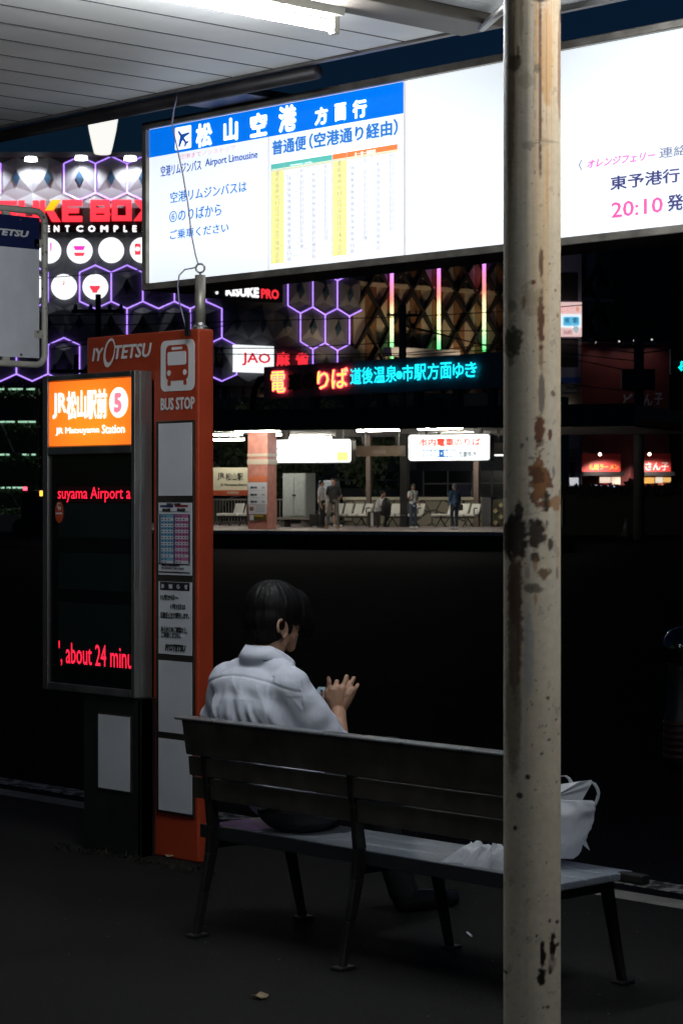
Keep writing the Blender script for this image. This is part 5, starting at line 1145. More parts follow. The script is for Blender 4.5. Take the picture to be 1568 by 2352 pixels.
MB().ppx(q9, cbb(1462, 304), cbb(1700, 288), -.15, 0).build('lamp', emit('lit white lamp', (1, .98, .93), 1.6), sb2)
# stone wall, fence, cabinets, benches
qw = PP(87); stn = bpy.data.materials.new('dry stone'); stn.use_nodes = True; t = stn.node_tree; pr = t.nodes['Principled BSDF']; tc = t.nodes.new('ShaderNodeTexCoord'); vo = t.nodes.new('ShaderNodeTexVoronoi'); vo.feature = 'DISTANCE_TO_EDGE'; vo.inputs['Scale'].default_value = 1.9
vc = t.nodes.new('ShaderNodeTexVoronoi'); vc.inputs['Scale'].default_value = 1.9; cr = t.nodes.new('ShaderNodeValToRGB'); cr.color_ramp.elements[0].color = (.02, .018, .014, 1); cr.color_ramp.elements[0].position = .02; cr.color_ramp.elements[1].position = .07; cr.color_ramp.elements[1].color = (.24, .22, .17, 1)
t.links.new(tc.outputs['Object'], vo.inputs[0]); t.links.new(tc.outputs['Object'], vc.inputs[0]); t.links.new(vo.outputs['Distance'], cr.inputs[0]); mx = t.nodes.new('ShaderNodeMixRGB'); mx.blend_type = 'MULTIPLY'; mx.inputs[0].default_value = .45
t.links.new(cr.outputs[0], mx.inputs[1]); t.links.new(vc.outputs['Color'], mx.inputs[2]); bw = t.nodes.new('ShaderNodeRGBToBW'); t.links.new(vc.outputs['Color'], bw.inputs[0]); t.links.new(bw.outputs[0], mx.inputs[2]); t.links.new(mx.outputs[0], pr.inputs['Base Color']); pr.inputs['Roughness'].default_value = .85
sw = thing('stone_wall', 'low stone wall with a pale coping along the back of the tram platform', 'wall', qw.P(4, ZP))
a0, a1 = qw.uv(*ca(1390, 900))[0], qw.uv(*cbb(1345, 900))[0]; zt_ = qw.uv(*cbb(700, 714))[1]
MB().pbox(qw, a0, a1, ZP, zt_ - .08, -.4, 0).build('stonework', stn, sw); MB().pbox(qw, a0, a1, zt_ - .08, zt_ + .03, -.45, .06).build('coping', mat('pale coping', (.36, .33, .26), .7), sw)
e1 = qw.uv(*cbb(1432, 900))[0]; MB().pbox(qw, a1, e1, ZP, zt_ + .02, -.45, .06).build('end_pier', mat('grey pier', (.10, .10, .11), .7), sw)
lw = thing('lattice_wall', 'low wall patterned with interlocking blocks just left of the rusty pole', 'wall', qw.P(e1 + 1, ZP)); a2 = qw.uv(1290, 1180)[0]
MB().pbox(qw, e1 + .02, a2, ZP, zt_ - .05, -.4, -.06).build('wall', mat('dark wall', (.05, .045, .03), .8), lw); mb = MB(); stp = .22
for i in range(int((a2 - e1) / stp)):
    for j in range(int((zt_ - ZP) / stp)):
        if (i + j) % 2 == 0: mb.pprism(qw, [(e1 + .05 + (i + x) * stp, ZP + .02 + (j + y) * stp) for x, y in ((.05, .5), (.5, .05), (.95, .5), (.5, .95))], -.06, .02)
mb.build('blocks', mat('tan block', (.34, .29, .17), .8, var=.2), lw)
fe = thing('railing', 'dark metal railing of vertical bars behind the white bench and red pillar', 'railing', qw.P(a0 - 5, ZP))
fa0, fa1 = qw.uv(470, 1150)[0], qw.uv(*ca(775, 900))[0]; zf = qw.uv(*ca(650, 772))[1]; zg = qw.uv(*ca(650, 1022))[1]
MB().pbox(qw, fa0, fa1, zf - .06, zf, -.05, .02).pbox(qw, fa0, fa1, zg, zg + .05, -.05, .02).build('rail', mat('rail metal', (.12, .11, .10), .5), fe)
mb = MB(); a = fa0
while a < fa1: mb.pbox(qw, a, a + .03, ZP, zf - .061, -.03, 0); a += .13
mb.build('bars', mat('bar metal', (.12, .11, .10), .5), fe)
def cabinet(d, k, x0, x1, xs, yb, yt, m1, m2, label, door=True):
    q = PP(d); (a0, z0), (a1, z1) = q.uv(*k(x0, yb)), q.uv(*k(x1, yt)); a2 = q.uv(*k(xs, yb))[0]
    th = thing('cabinet', label, 'cabinet', q.P((a0 + a1) / 2, ZP)); dep = .9
    back = R3 * (a2 - a1) * .62 + F3 * dep
    MB().prism([q.P(a0, z0), q.P(a1, z0), q.P(a1, z0) + back, q.P(a0, z0) + back], (0, 0, z1 - z0)).build('body', m1, th, bevel=.01)
    if door:
        am = (a0 + a1) / 2
        for b0, b1 in ((a0 + .05, am - .012), (am + .012, a1 - .04)):
            dr = MB().pbox(q, b0, b1, z0 + .06, z1 - .06, .001, .025).build('door', m1, th)
            mb = MB()
            for zc in (z1 - .32, z0 + .3): mb.pbox(q, b0 + .2, b1 - .2, zc - .05, zc, .026, .035)
            mb.build('vent', m2, dr)
        MB().pbox(q, am - .06, am + .08, (z0 + z1) / 2 - .03, (z0 + z1) / 2 + .03, .026, .06).build('handle', M['dark'], th)
    lg = MB()
    for a in (a0, a1 - .1): lg.pbox(q, a - .1, a + .05, ZP, z0 - .08, -.6, 0)
    lg.pbox(q, a0 - .3, a1 + .2, z0 - .08, z0 - .003, -.8, .1); lg.build('stand', mat('stand', (.16, .15, .13), .6), th); return th
cabinet(82, ca, 760, 1000, 1145, 965, 505, M['grey'], M['dark'], 'tall pale grey double door cabinet on a low stand')
cabinet(86, ca, 1135, 1275, 1395, 1000, 580, M['bluegrey'], M['dark'], 'blue grey cabinet half hidden behind the two standing people', False)
plas = mat('white plastic seat', (.78, .78, .74), .4)
def tbench(d, k, x0, x1, ys, yt, nseat, label, skew=.0):
    q = PP(d); (a0, zs), (a1, zt_) = q.uv(*k(x0, ys)), q.uv(*k(x1, yt)); zs = ZP + .43; zt_ = ZP + .85
    th = thing('platform_bench', label, 'bench', q.P((a0 + a1) / 2, ZP), 'white benches on the tram platform'); w_ = (a1 - a0) / nseat
    for i in range(nseat):
        b0, b1 = a0 + w_ * i + .02, a0 + w_ * (i + 1) - .02
        st_ = MB().pbox(q, b0, b1, zs - .05, zs + .05, -.42, 0).build('seat', plas, th, bevel=.03)
        if not (i == 0 and skew): MB().hexa([q.P(b0 + .08, zs + .04, -.34), q.P(b1 + .04, zs + .04, -.34), q.P(b1 + .04, zs + .04, -.42), q.P(b0 + .08, zs + .04, -.42), q.P(b0 + .14, zt_, -.46), q.P(b1 + .10, zt_, -.46), q.P(b1 + .10, zt_, -.52), q.P(b0 + .14, zt_, -.52)]).build('backrest', plas, st_, bevel=.02)
    for t_ in (.2, .8):
        a = a0 + (a1 - a0) * t_; MB().tube([q.P(a - .12, ZP, .02), q.P(a, zs - .12, -.2), q.P(a + .12, ZP, -.45)], .028, 6).build('leg', M['black'], th)
    MB().pbox(q, a0 + .1, a1 - .1, zs - .11, zs - .055, -.25, -.15).build('beam', M['black'], th)
    ar = [q.P(a1 - .05, zs, -.05), q.P(a1 - .05, zs + .22, -.03), q.P(a1 - .05, zs + .26, -.10), q.P(a1 - .05, zs + .26, -.36)]
    MB().tube([v + q.t * .0 for v in ar], .022, 6).build('armrest', M['black'], th)
tbench(84, ca, 60, 400, 958, 865, 3, 'white plastic bench left of the red pillar', 1)
tbench(84, ca, 1225, 1640, 978, 865, 4, 'white plastic bench behind the person in the black shirt')
tbench(84, cbb, 372, 720, 912, 808, 3, 'white plastic bench between the seated traveller and the person with a backpack')
tbench(84, cbb, 828, 1270, 912, 808, 4, 'white plastic bench behind the person in the denim jacket', 1)

# ------------------------------------------------------------------ people on the platform
SK = mat('far skin', (.42, .25, .17), .6); HB = mat('far black hair', (.012, .011, .011), .5)
def cloth(name, c): return mat(name, c, .85, var=.15, scale=9)
def figure(label, foot, hgt, turn, pose, top, bot, shoe, hair=HB, cap=None, sleeves=True, pack=None, legs_bare=False):
    o = Vector((foot.x, foot.y, ZP)); s_ = hgt / 1.7; rx = R3 * math.cos(turn) - F3 * math.sin(turn); ry = F3 * math.cos(turn) + R3 * math.sin(turn)
    W = lambda p_: o + (rx * p_[0] + ry * p_[1] + Z3 * p_[2]) * s_
    J = dict(hl=(-.09, 0, .88), hr=(.09, 0, .88), kl=(-.10, -.03, .48), kr=(.10, -.03, .48), al=(-.11, 0, .09), ar=(.11, 0, .09), pel=(0, 0, .94), ch=(0, 0, 1.22), nk=(0, 0, 1.42), hd=(0, -.02, 1.57), sl=(-.17, 0, 1.36), sr=(.17, 0, 1.36), el=(-.23, .02, 1.08), er=(.23, .02, 1.08), wl=(-.22, -.06, .84), wr=(.22, -.06, .84))
    J.update(pose); th = thing('person', label, 'person', o, 'people waiting on the tram platform')
    b = MB(); L = lambda n, r_: b.limb([W(J[i]) for i in n], [q * s_ for q in r_])
    b.ball(W(J['hd']), (.078 * s_, .09 * s_, .112 * s_), 14, 10); L(('nk', 'hd'), (.05, .05)); L(('sl', 'el', 'wl'), (.045, .042, .032)); L(('sr', 'er', 'wr'), (.045, .042, .032)); L(('ch', 'nk'), (.08, .055))
    h_ = J['hd']; b.ball(W((h_[0], h_[1] - .095, h_[2] - .02)), .02 * s_, 8, 6)
    for n in ('l', 'r'):
        wv_ = Vector(J['w' + n]); d_ = (wv_ - Vector(J['e' + n])).normalized()
        for i in range(4): b.limb([W(wv_ + d_ * .05 + Vector((.018 * (i - 1.5), 0, 0))), W(wv_ + d_ * (.14 + .015 * (i in (1, 2))) + Vector((.020 * (i - 1.5), -.02, 0)))], [.012 * s_, .010 * s_])
        b.limb([W(wv_), W(wv_ + d_ * .07)], [.03 * s_, .034 * s_]); b.limb([W(wv_ + d_ * .03), W(wv_ + d_ * .08 + Vector((.045 if n == 'l' else -.045, -.02, 0)))], [.014 * s_, .011 * s_])
    if legs_bare: L(('kl', 'al'), (.055, .04)); L(('kr', 'ar'), (.055, .04))
    organic('body', b, .016, SK, th, 2)
    b = MB(); b.ball(W((J['hd'][0], J['hd'][1] + .02, J['hd'][2] + .035)), (.09 * s_, .10 * s_, .095 * s_), 14, 10); b.ball(W((J['hd'][0], J['hd'][1] + .05, J['hd'][2] - .02)), (.078 * s_, .06 * s_, .09 * s_), 12, 8)
    if cap == 'brim': b.limb([W((J['hd'][0] - .06, J['hd'][1] - .11, J['hd'][2] + .05)), W((J['hd'][0] + .06, J['hd'][1] - .11, J['hd'][2] + .05))], [.022 * s_, .022 * s_])
    organic('hair' if not cap else 'hat', b, .02, hair, th, 2)
    b = MB(); L(('pel', 'ch'), (.145, .15)); L(('sl', 'ch', 'sr'), (.07, .13, .07)); L(('sl', 'sr'), (.068, .068)); L(('sl', 'nk'), (.06, .055)); L(('sr', 'nk'), (.06, .055))
    mid = lambda a_, c_, t_: tuple(Vector(J[a_]).lerp(Vector(J[c_]), t_)); 
    for n in ('l', 'r'):
        b.limb([W(J['s' + n]), W(mid('s' + n, 'e' + n, .75))], [.066 * s_, .06 * s_])
        if sleeves == 'long': b.limb([W(J['s' + n]), W(J['e' + n]), W(mid('e' + n, 'w' + n, .9))], [.064 * s_, .056 * s_, .045 * s_])
    organic('shirt', b, .02, top, th, 3)
    b = MB(); b.ball(W(J['pel']), (.16 * s_, .135 * s_, .11 * s_), 14, 10)
    for n in ('l', 'r'):
        b.limb([W(J['h' + n]), W(J['k' + n])], [.088 * s_, .070 * s_])
        if not legs_bare: b.limb([W(J['k' + n]), W(J['a' + n])], [.070 * s_, .058 * s_])
    organic('trousers', b, .02, bot, th, 3)
    for n in ('l', 'r'):
        a_ = Vector(J['a' + n]); b = MB(); b.limb([W(a_ + Vector((0, .02, -.035))), W(a_ + Vector((0 if n == 'r' else -.02, -.15, -.05)))], [.045 * s_, .036 * s_]); organic('shoe', b, .016, shoe, th, 2)
    if pack:
        b = MB(); c_ = Vector(J['ch']) + Vector((0, .19, -.06)); b.ball(W(c_), (.15 * s_, .11 * s_, .22 * s_), 14, 10); bp = thing('backpack', pack, 'backpack', W(c_)); organic('pack', b, .02, M['ink'], bp, 2)
        for x in (-.10, .10): MB().tube([W((x, .10, 1.36)), W((x, -.02, 1.44)), W((x, -.155, 1.32)), W((x * 1.2, -.15, 1.12)), W((x * 1.3, .08, 1.02))], .018 * s_, 6).build('strap', M['ink'], bp)
    return th
def foot(k, x, y, d): q = PP(d); a, _ = q.uv(*k(x, y)); return q.P(a, ZP)
wsh = cloth('white cotton', (.62, .63, .66)); blk = cloth('black cotton', (.012, .012, .014)); ol = cloth('olive trousers', (.09, .085, .075)); den = cloth('denim', (.06, .12, .22)); navc = cloth('navy cotton', (.03, .045, .075)); wshoe = mat('white shoes', (.6, .6, .6), .6); tan = mat('tan shoes', (.40, .22, .07), .6); bshoe = mat('far black shoes', (.012, .012, .012), .5)
figure('person in a white shirt and black trousers standing turned to the left beside the cabinets', foot(ca, 1165, 1060, 80), 1.70, math.radians(-70), dict(wl=(-.20, -.05, .80), wr=(.24, -.02, .80)), wsh, blk, bshoe)
figure('person in a black shirt and olive trousers standing with hands behind the back', foot(ca, 1290, 1090, 78), 1.76, math.radians(12), dict(al=(-.22, -.03, .09), kl=(-.16, -.05, .48), ar=(.16, .02, .09), kr=(.12, -.02, .48), el=(-.24, .10, 1.10), er=(.24, .10, 1.10), wl=(-.10, .17, .90), wr=(.10, .17, .90)), blk, ol, tan)
figure('person sitting on the bench mostly hidden behind the person in black', foot(ca, 1262, 1060, 83.2), 1.60, math.radians(-50), dict(pel=(0, .2, .50), hl=(-.09, .18, .48), hr=(.09, .18, .48), kl=(-.10, -.25, .50), kr=(.10, -.25, .50), al=(-.11, -.27, .09), ar=(.11, -.32, .09), ch=(0, .15, .80), nk=(0, .10, 1.0), hd=(0, .04, 1.14), sl=(-.17, .12, .95), sr=(.17, .12, .95), el=(-.2, 0, .72), er=(.2, 0, .72), wl=(-.06, -.2, .62), wr=(.06, -.2, .62)), cloth('cream blouse', (.5, .45, .40)), blk, wshoe, legs_bare=True)
figure('person in a white shirt sitting beside a suitcase and leaning forward', foot(cbb, 345, 1005, 82.6), 1.70, math.radians(-68), dict(pel=(0, .12, .52), hl=(-.09, .10, .50), hr=(.09, .10, .50), kl=(-.12, -.30, .52), kr=(.12, -.30, .52), al=(-.13, -.22, .09), ar=(.12, -.10, .09), ch=(0, .04, .84), nk=(0, -.03, 1.04), hd=(0, -.10, 1.19), sl=(-.17, .0, .98), sr=(.17, .0, .98), el=(-.2, -.1, .76), er=(.2, -.1, .76), wl=(-.05, -.30, .84), wr=(.05, -.32, .84)), wsh, blk, bshoe)
figure('person in a white top and wide navy trousers with a dark cap standing turned left', foot(cbb, 662, 1008, 80), 1.56, math.radians(-38), dict(el=(-.26, -.08, 1.16), wl=(-.30, -.26, 1.22), er=(.24, .02, 1.1), wr=(.20, -.12, .96)), wsh, navc, wshoe, HB, 'brim', pack='black backpack worn by the person in the dark cap')
figure('person in a blue denim jacket and grey cap standing seen from behind', foot(cbb, 1070, 1010, 80), 1.58, math.radians(150), dict(), den, cloth('dark jeans', (.02, .03, .055)), wshoe, mat('grey knit', (.20, .20, .21), .9), 'knit', 'long')
q = PP(80); hb3 = thing('shoulder_bag', 'small black bag held at the side of the person in denim', 'bag', q.P(q.uv(*cbb(1130, 840))[0], q.uv(*cbb(1130, 840))[1])); MB().ppx(q, cbb(1112, 838), cbb(1145, 780), -.1, .05).build('bag_body', M['ink'], hb3, bevel=.03); MB().tube([q.P(*q.uv(*cbb(1118, 780))), q.P(*q.uv(*cbb(1112, 740))), q.P(*q.uv(*cbb(1132, 780)))], .012, 6).build('strap', M['ink'], hb3)
q = PP(82); bp2 = thing('backpack', 'black backpack hanging on the back of the seated traveller', 'backpack', q.P(q.uv(*cbb(405, 860))[0], ZP + .55)); b = MB(); a, z = q.uv(*cbb(402, 808)); b.ball(q.P(a, z), (.17, .2, .36), 14, 10); organic('pack', b, .03, M['ink'], bp2, 2)
def suitcase(d, k, x0, x1, yb, yt, label, silver=False):
    q = PP(d); (a0, z0), (a1, z1) = q.uv(*k(x0, yb)), q.uv(*k(x1, yt)); z0 = ZP; th = thing('suitcase', label, 'suitcase', q.P((a0 + a1) / 2, ZP))
    MB().pbox(q, a0, a1, z0 + .06, z1, -.28, 0).build('shell', M['dark'], th, bevel=.03)
    if silver: MB().pbox(q, a0 + (a1 - a0) * .34, a0 + (a1 - a0) * .58, z0 + .07, z1 - .03, .001, .012).build('silver_panel', mat('silver panel', (.55, .56, .58), .3, metal=.3), th)
    for a in (a0 + .05, a1 - .05): MB().tube([q.P(a, z0 + .03, -.06), q.P(a + .03, z0 + .03, -.06)], .03, 10).build('wheel', M['tyre'], th)
    MB().tube([q.P(a0 + .1, z1, -.14), q.P(a0 + .1, z1 + .12, -.14), q.P(a1 - .1, z1 + .12, -.14), q.P(a1 - .1, z1, -.14)], .012, 6).build('handle', M['steel'], th)
suitcase(80.5, ca, 1034, 1128, 1055, 930, 'dark suitcase standing beside the person in a white shirt')
suitcase(81, cbb, 215, 320, 1008, 850, 'black suitcase with a silver panel in front of the seated traveller', True)

# ------------------------------------------------------------------ cars, trees and dark buildings behind the tram stop
carp = mat('black car paint', (.008, .008, .012), .12, coat=1); cglass = mat('car glass', (.004, .005, .008), .06); cchr = mat('rim metal', (.3, .3, .3), .3, metal=.8); lampm = mat('lamp lens', (.25, .03, .03), .2)
def car(c, label, L=4.3, W_=1.7, Hh=1.75):
    th = thing('parked_car', label, 'car', (0, 0, 0), 'dark cars parked behind the stone wall'); q = Pl(Vector((0, 0, 0)), Vector((1, 0, 0)))
    prof = [(-.5, .22), (.5, .22), (.5, .50), (.47, .60), (.30, .66), (.16, .96), (.06, 1.0), (-.26, 1.0), (-.38, .95), (-.47, .66), (-.5, .58)]
    MB().pprism(q, [(x * L, z * Hh) for x, z in prof], -W_ / 2, W_ / 2).build('body', carp, th, bevel=.07)
    for s_ in (1, -1):
        w1 = [(.27, .66), (.155, .93), (.06, .955), (.05, .66)]; w2 = [(.03, .66), (.03, .955), (-.25, .955), (-.35, .92), (-.42, .66)]
        for w_ in (w1, w2): MB().pprism(q, [(x * L, z * Hh) for x, z in w_], s_ * (W_ / 2 + .001), s_ * (W_ / 2 + .008)).build('window', cglass, th)
        for x in (-.30, .31):
            wl = MB().tube([(x * L, -s_ * (W_ / 2 - .18), .32), (x * L, -s_ * (W_ / 2 + .012), .32)], .32, 20).build('wheel', M['tyre'], th); MB().tube([(x * L, -s_ * (W_ / 2 + .011), .32), (x * L, -s_ * (W_ / 2 + .022), .32)], .19, 16).build('rim', cchr, wl)
        MB().box((-.501 * L - .004, s_ * .6 - .15, .50 * Hh), (-.5 * L + .05, s_ * .6 + .15, .57 * Hh)).build('tail_light', lampm, th)
    th.location = c; return th
q = PP(93); c = q.P(q.uv(690, 1140)[0], ROADZ); ang = math.atan2(TP.y, TP.x)
c1 = car(q.P(q.uv(628, 1140)[0], ROADZ), 'black car roof showing between the red pillar and the grey cabinet'); c1.rotation_euler.z = ang
for x, d, lab in ((835, 92, 'black car roof showing behind the seated traveller'), (925, 95, 'black car roof showing behind the person in the dark cap'), (985, 92, 'black car roof showing behind the person in denim')):
    q = PP(d); dup(c1, q.P(q.uv(x, 1140)[0], ROADZ), lab, ang + (math.pi if x == 985 else 0))
trk = mat('bark', (.06, .045, .03), .9, bump=.4); ever = mat('dark foliage', (.045, .07, .03), .7, var=.5, scale=3)
def tree(x, d, h, rad, label):
    q = PP(d); b0 = q.P(q.uv(x, 1140)[0], ROADZ); th = thing('leafy_tree', label, 'tree', b0, 'dark trees behind the tram stop')
    MB().tube([b0, b0 + Z3 * h * .4 + R3 * .1, b0 + Z3 * h * .62], [.18, .13, .07], 8).build('trunk', trk, th, smooth=True); mb = MB()
    for _ in range(26):
        c = b0 + Z3 * h * random.uniform(.35, .98) + R3 * random.gauss(0, rad * .5) + F3 * random.gauss(0, rad * .4); leaves(mb, c, (rad * .17, rad * .17, rad * .14), 90, .13)
        if _ % 4 == 0: mb.tube([b0 + Z3 * h * .4, b0.lerp(c, .6) + Z3 * h * .1, c], .03, 4)
    mb.build('crown', ever, th)
tree(560, 97, 5.6, 1.8, 'dark leafy tree behind the railing left of the cabinets'); tree(660, 99, 6.2, 2.0, 'dark leafy tree behind the grey cabinet'); tree(835, 98, 5.6, 1.5, 'dark leafy tree behind the hanging brown board')
tree(618, 98, 5.2, 1.4, 'dark leafy tree between the red pillar and the cabinet')
qo = PP(104); ofb = thing('office_building', 'unlit office front with window bands seen under the tram shelter roof', 'building', qo.P(8, 0)); a0, a1 = qo.uv(480, 1050)[0], qo.uv(1210, 1050)[0]
MB().pbox(qo, a0, a1, ROADZ, hz_(1000) + 1.4, -6, 0).build('wall', mat('dark blue wall', (.035, .042, .055), .6, var=.2, scale=.6), ofb)
for (x0, x1, y0, y1) in ((-60, 520, 620, 460), (560, 720, 330, 90), (770, 1250, 700, 450), (240, 440, 190, 90), (1320, 1560, 690, 450)):
    wn = MB().ppx(qo, cbb(x0, y0), cbb(x1, y1), .005, .03).build('window_band', lowm, ofb); (b0, z0), (b1, z1) = qo.uv(*cbb(x0, y0)), qo.uv(*cbb(x1, y1)); mb = MB(); n_ = max(2, int((b1 - b0) / 1.0))
    for i in range(n_ + 1): a = b0 + (b1 - b0) * i / n_; mb.pbox(qo, a - .03, a + .03, z0, z1, .031, .06)
    mb.pbox(qo, b0, b1, (z0 + z1) / 2 - .03, (z0 + z1) / 2 + .03, .031, .055); mb.build('mullion', mulm, wn)
    if x0 < 0:
        mb = MB()
        for x in (20, 150, 260, 380, 470): mb.tube([qo.off(.07).P(*qo.off(.07).uv(*cbb(x, 520))), qo.off(.07).P(*qo.off(.07).uv(*cbb(x + 30, 470)))], .03, 5)
        mb.build('window_stay', mat('stay', (.28, .27, .24), .5), wn)
bl_ = MB().ppx(qo, cbb(1095, 700), cbb(1220, 575), .035, .05).build('blind', mat('violet blind', (.06, .06, .12), .7), ofb)
MB().ppx(qo, cbb(595, 445), cbb(705, 350), .035, .12).build('notice_board', mat('pale notice', (.15, .16, .19), .6), ofb)

# ------------------------------------------------------------------ neon tram sign on the shelter roof
UX = Vector((1, 0, 0)); QN = Pl(at(604, 880, 80), UX)
ng = thing('neon_tram_sign', 'large rooftop neon sign with red and cyan lettering above the tram shelter', 'neon sign', QN.P(4, zr1)); c5x = Crop(800, 1000, 2100, 1568)
(a0, zt_), (_, zb_) = QN.uv(606, 845), QN.uv(606, 917); a1, zr_ = QN.uv(1156, 806); zm = (zt_ + zr_) / 2; zb3 = (zb_ + QN.uv(1150, 888)[1]) / 2
npan = MB().pbox(QN, a0, a1, zb3, zm, -.35, 0).build('panel', mat('navy sign panel', (.07, .10, .15), .45, var=.2, scale=1), ng)
redn = emit('red neon halo', (1, .05, .07), 6); yeln = emit('amber neon', (1, .46, .05), 2.6); cyn = emit('cyan neon', (.01, .62, .78), 2.2)
for ch, lb, rt in (('電', (352, 690), (420, 585)), ('り', (575, 672), (630, 585)), ('ば', (645, 668), (722, 568))):
    l_ = lett('neon_letter', yeln, npan, [(c5x, ch, lb, rt)], QN, .10, -.004); lett('neon_halo', redn, l_, [(c5x, ch, (lb[0] - 2, lb[1] + 3), (rt[0] + 2, rt[1] - 3))], QN, .085, .038)  # wider red letters behind imitate the glow around the amber strokes
for ch, lb, rt in (('車', (432, 690), (500, 590)), ('の', (500, 675), (566, 588))): lett('neon_letter', M['ink'], npan, [(c5x, ch, lb, rt)], QN, .09, .05)['label'] = 'burnt out unlit dark letter'
xs_ = [735, 790, 848, 906, 956, 985, 1042, 1106, 1168, 1228, 1288]; W2 = [53, 54, 54, 52, 24, 54, 58, 56, 54, 54, 56]
for ch, x, w_ in zip('道後温泉・市駅方面ゆき', xs_, W2):
    yb = 650 - (x - 735) * .062; h_ = 82 if ch not in 'ゆき' else 76
    if ch == '・': MB().disc(QN, QN.uv(*c5x(968, 604)), .13, .13, .06, .10, 16).build('neon_letter', cyn, npan)
    else: lett('neon_letter', cyn, npan, [(c5x, ch, (x, yb), (x + w_, yb - h_))], QN, .10, .012)
for x in (714, 790, 868, 950, 1040, 1120):
    a = QN.uv(x, 900)[0]; MB().pbox(QN, a - .12, a + .12, zr1 - .1, zb3 - .002, -.35, -.1).build('stand', M['black'], ng)
a = QN.uv(1110, 840)[0]
MB().tube([QN.P(QN.uv(606, 868)[0], QN.uv(606, 868)[1], -.2), QN.P(*QN.uv(588, 870), -.2), QN.P(*QN.uv(576, 890), -.2), QN.P(*QN.uv(571, 915), -.2), QN.P(*QN.uv(570, 955), -.2)], .12, 8).build('curved_pipe', M['black'], ng, smooth=True)

# ------------------------------------------------------------------ right hand side: clinic block, noodle shop, poles, signal
c7r = Crop(2230, 1000, 2731, 1178); RPZ = Pl(CAM + F3 * 130, R3)
blu = thing('narrow_office_block', 'dim narrow block with recessed balconies right of the rusty pole', 'building', RPZ.P(13, 0)); Q = RPZ
MB().ppx(Q, c7r(-180, 2230), c7r(222, 25), -8, 0).build('wall', mat('grey blue render', (.20, .22, .30), .7, var=.2, scale=.5), blu)
for (x0, y0, x1, y1) in ((30, 480, 188, 215), (30, 1100, 188, 830), (30, 2140, 160, 1990), (40, 1930, 95, 1820)): MB().ppx(Q, c7r(x0 - 150, y0), c7r(x1, y1), .005, .03).build('balcony_opening', M['black'], blu)
MB().ppx(Q, c7r(-100, 1250), c7r(210, 1200), .005, .06).build('blue_sign', mat('blue sign', (.02, .07, .30), .5), blu)
s5 = MB().ppx(Q, c7r(-100, 1338), c7r(218, 1252), .005, .06).build('tan_sign', mat('tan sign', (.16, .14, .12), .6), blu)
lett('sign_text', M['ink'], s5, [(c7r, '500円', (78, 1318), (186, 1275))], Q, .07, .01)
MB().ppx(Q, c7r(-100, 1450), c7r(215, 1352), .005, .05).build('ochre_band', mat('ochre band', (.15, .10, .06), .6), blu)
MB().ppx(Q, c7r(-60, 1488), c7r(130, 1462), .1, .4).build('lit_strip', emit('lit strip', (.75, .9, 1), 1.3), blu)
wn = MB().ppx(Q, c7r(-60, 2215), c7r(192, 2142), .005, .05).build('lit_window', emit('lit pale window', srgb(208, 212, 216), .8), blu); MB().ppx(Q, c7r(98, 2215), c7r(108, 2140), .051, .08).build('frame', M['black'], wn)
MB().ppx(Q, c7r(-60, 1735), c7r(185, 1700), .1, 1.2).build('awning', mat('grey awning', (.16, .17, .2), .5), blu)
lg_ = MB().ppx(Q, c7r(-60, 1985), c7r(155, 1940), .005, .12).build('dim_sign', mat('dim plate', (.14, .13, .15), .6), blu); lett('sign_text', M['ink'], lg_, [(c7r, 'まで土日', (50, 1975), (148, 1950))], Q, .13, .02)
gsn = MB().ppx(Q, c7r(90, 1925), c7r(160, 1870), .005, .10).build('green_sign', mat('green sign', (.05, .10, .03), .6), blu)
q = RPZ.off(1.2); cs = thing('lit_clinic_sign', 'pink and white lit projecting sign with a blue search button and pointing hand', 'sign', q.P(*q.uv(*c7r(120, 815))))
ps = MB().ppx(q, c7r(-40, 812), c7r(224, 490), -.4, 0).build('pink_face', emit('lit pink face', srgb(236, 200, 196), .9), cs)
MB().ppx(q, c7r(-40, 730), c7r(218, 605), .003, .02).build('white_band', emit('lit white band', srgb(232, 244, 250), 1), ps)
bb = MB().rrect(q, q.uv(*c7r(48, 700))[0], q.uv(*c7r(200, 700))[0], q.uv(*c7r(100, 714))[1], q.uv(*c7r(100, 628))[1], .12, .021, .04).build('blue_button', emit('lit blue button', srgb(96, 192, 232), .9), ps)
lett('sign_text', emit('lit navy print', srgb(20, 70, 110), .6), bb, [(c7r, '検', (64, 690), (108, 638)), (c7r, '索', (138, 690), (186, 636))], q, .05, .01)
lett('sign_text', emit('lit coral print', srgb(236, 150, 150), .85), ps, [(c7r, 'エステ', (20, 590), (152, 528))], q, .012, 0)
lett('sign_text', emit('lit rose print', srgb(150, 70, 90), .6), ps, [(c7r, '3680', (50, 795), (135, 752))], q, .012, 0)
MB().disc(q, q.uv(*c7r(184, 556)), .11, .15, .004, .012, 24).build('round_mark', emit('lit peach disc', srgb(238, 170, 150), .8), ps)
hnd = emit('lit hand shape', srgb(190, 206, 214), .75); MB().pprism(q, [q.uv(*c7r(*v)) for v in ((130, 695), (138, 690), (152, 718), (185, 716), (196, 735), (194, 765), (176, 786), (160, 782), (140, 755), (136, 735), (148, 735))], .041, .055).build('hand_mark', hnd, ps)
